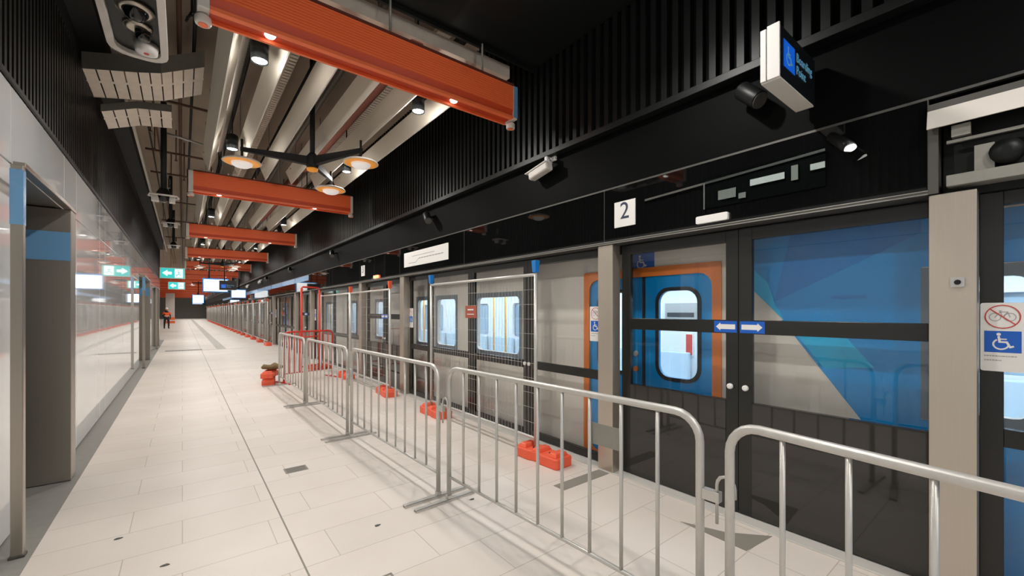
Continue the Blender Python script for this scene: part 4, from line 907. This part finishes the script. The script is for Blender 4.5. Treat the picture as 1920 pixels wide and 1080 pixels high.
    if livery:
        def pl(m, pts, dx):
            P = [(XT - dx, ty(u), tz(u, v)) for u, v in pts]; MB().prism(P, (0.002, 0, 0)).build('livery_panel', m, t)
        pl('train_blue', [(1408, 442), (1728, 402), (1728, 600), (1470, 600), (1408, 540)], 0.003)
        pl('train_blue', [(1466, 600), (1728, 600), (1728, 830), (1625, 800)], 0.003)
        pl('train_deep', [(1484, 432), (1728, 402), (1728, 436), (1452, 566)], 0.005)
        pl('train_cyan', [(1408, 500), (1440, 530), (1452, 566), (1470, 600), (1408, 540)], 0.006)
        pl('train_cyan', [(1492, 625), (1580, 625), (1640, 690), (1545, 690)], 0.005)
        mb = MB(); mb.box(XT - 0.003, XT, ty(1728), ty(1728) + 0.001, 0.9, 0.901); mb.bm.clear()
        MB().box(XT - 0.003, XT - 0.001, -6.0, 0.0, -0.2, 2.15).build('livery_panel', 'train_blue', t); MB().box(XT - 0.003, XT - 0.001, 0.0, ty(1728), 1.845, 2.15).box(XT - 0.003, XT - 0.001, 0.0, ty(1728), -0.2, 0.895).build('livery_panel', 'train_blue', t)
        s = Sh((XT - 0.007, ty(1560), tz(1560, 560)), (0, -1, 0), (0, 0, 1), (-1, 0, 0), 0.001); s.rect(0, 0, 0.19, 0.02); s.bm = None
        s.build('livery_stripe', 'train_deep', t)
        Sh((XT - 0.004, 2.66, 2.06), (0, -1, 0), (0, 0, 1), (-1, 0, 0), 0.001).rect(0, -0.06, 0.3, 0.09).build('access_square', 'sign_blue', t)
        s = Sh((XT - 0.006, 2.66, 2.06), (0, -1, 0), (0, 0, 1), (-1, 0, 0), 0.001); wheelchair(s, 0.15, 0.0, 0.16); s.build('access_symbol', 'sign_white', t)
    return t
mat('train_light_dim', srgb(150, 176, 196), 0.3)
train_car('grey train with blue livery and orange trimmed blue doors behind the platform glass', -6.0, 18.0, [2.49], [(0.04, 0.42), (4.45, 5.5), (6.15, 6.8), (7.1, 7.6), (9.35, 9.85), (11.3, 11.8), (13.2, 14.2), (15.5, 16.5)], True)
train_car('second grey train car further along behind the platform glass', 18.5, 42.0, [21.0, 33.0], [(23.0, 24.0), (25.5, 26.5), (28.0, 29.0), (30.5, 31.3), (36, 37), (38.5, 39.5)], False)
mb = MB(); yy = -1.0
while yy < 30: mb.box(3.5, XT - 0.05, yy, yy + 0.05, -0.012, 0.01); yy += 0.085
tag(mb.build('gap_filler', 'black_matt'), 'toothed black rubber gap filler along the platform edge behind the glass', 'gap filler', None, 'thing')
# ------------------------------------------------------------------ distant column and worker
struct('column', box(-1.6, -0.75, 66, 66.9, 0, SLAB_Z), 'white_metal')
floorpost = thing('orange_hoarding', 'low orange hoarding round the base of the distant column', 'hoarding', (-1.2, 65.6, 0)); box(-0.45, 0.5, 0, 0.15, 0, 0.75).build('board', 'orange', floorpost); box(-0.45, 0.5, -0.01, 0, 0.3, 0.42).build('white_stripe', 'sign_white', floorpost)
def person(label, loc, rz):
    t = thing('person', label, 'person', loc, rz)
    V = [(0, 0, 0.95), (0, 0.01, 1.18), (0, 0, 1.40), (0, 0.0, 1.50), (0, -0.01, 1.60), (0, -0.01, 1.73),
         (0.10, 0, 0.90), (0.13, -0.03, 0.50), (0.14, 0.03, 0.09), (0.15, -0.12, 0.04), (-0.10, 0, 0.90), (-0.13, 0.06, 0.50), (-0.13, 0.14, 0.10), (-0.14, 0.0, 0.05),
         (0.19, 0, 1.40), (0.25, 0.04, 1.13), (0.22, -0.10, 0.92), (0.215, -0.15, 0.82), (-0.19, 0, 1.40), (-0.25, 0.04, 1.13), (-0.20, -0.14, 0.98), (-0.18, -0.2, 0.92)]
    E = [(0, 1), (1, 2), (2, 3), (3, 4), (4, 5), (0, 6), (6, 7), (7, 8), (8, 9), (0, 10), (10, 11), (11, 12), (12, 13), (2, 14), (14, 15), (15, 16), (16, 17), (2, 18), (18, 19), (19, 20), (20, 21)]
    R = [.15, .14, .15, .06, .095, .085, .10, .075, .05, .045, .10, .075, .05, .045, .07, .05, .04, .035, .07, .05, .04, .035]
    def skin(name, vs, es, rs, m, par):
        me = bpy.data.meshes.new(name); me.from_pydata(vs, es, []); o = bpy.data.objects.new(name, me); COL.objects.link(o); o.parent = par; me.materials.append(M[m])
        sk = o.modifiers.new('skin', 'SKIN'); sk.use_smooth_shade = True
        for i, v in enumerate(me.skin_vertices[0].data): v.radius = (rs[i], rs[i]); v.use_root = (i == 0)
        o.modifiers.new('sub', 'SUBSURF').levels = 1; return o
    skin('body', V, E, R, 'navy', t)
    skin('vest', [(0, 0, 0.92), (0, 0.01, 1.18), (0, 0, 1.42), (0.19, 0, 1.40), (0.245, 0.03, 1.2), (-0.19, 0, 1.40), (-0.245, 0.03, 1.2)], [(0, 1), (1, 2), (2, 3), (3, 4), (2, 5), (5, 6)], [.175, .165, .17, .085, .07, .085, .07], 'hivis', t)
    mb = MB(); mb.lathe([(0.03, 1.55), (0.085, 1.58), (0.1, 1.64), (0.1, 1.69), (0.08, 1.74)], (0, -0.012, 0), 16); h = mb.build('face', 'skin', t)
    mb = MB(); mb.lathe([(0.125, 1.69), (0.125, 1.70), (0.11, 1.72), (0.09, 1.79), (0.03, 1.82)], (0, -0.01, 0), 16); mb.build('helmet', 'helmet', t)
    mb = MB(); mb.box(-0.18, 0.18, -0.178, -0.17, 1.08, 1.13); mb.build('reflective_band', 'sign_white', t)
    return t
person('distant worker in orange hi-vis vest and white helmet standing past the glass wall', (-1.05, 46, 0), 0.2)
print('objects', len(bpy.data.objects))
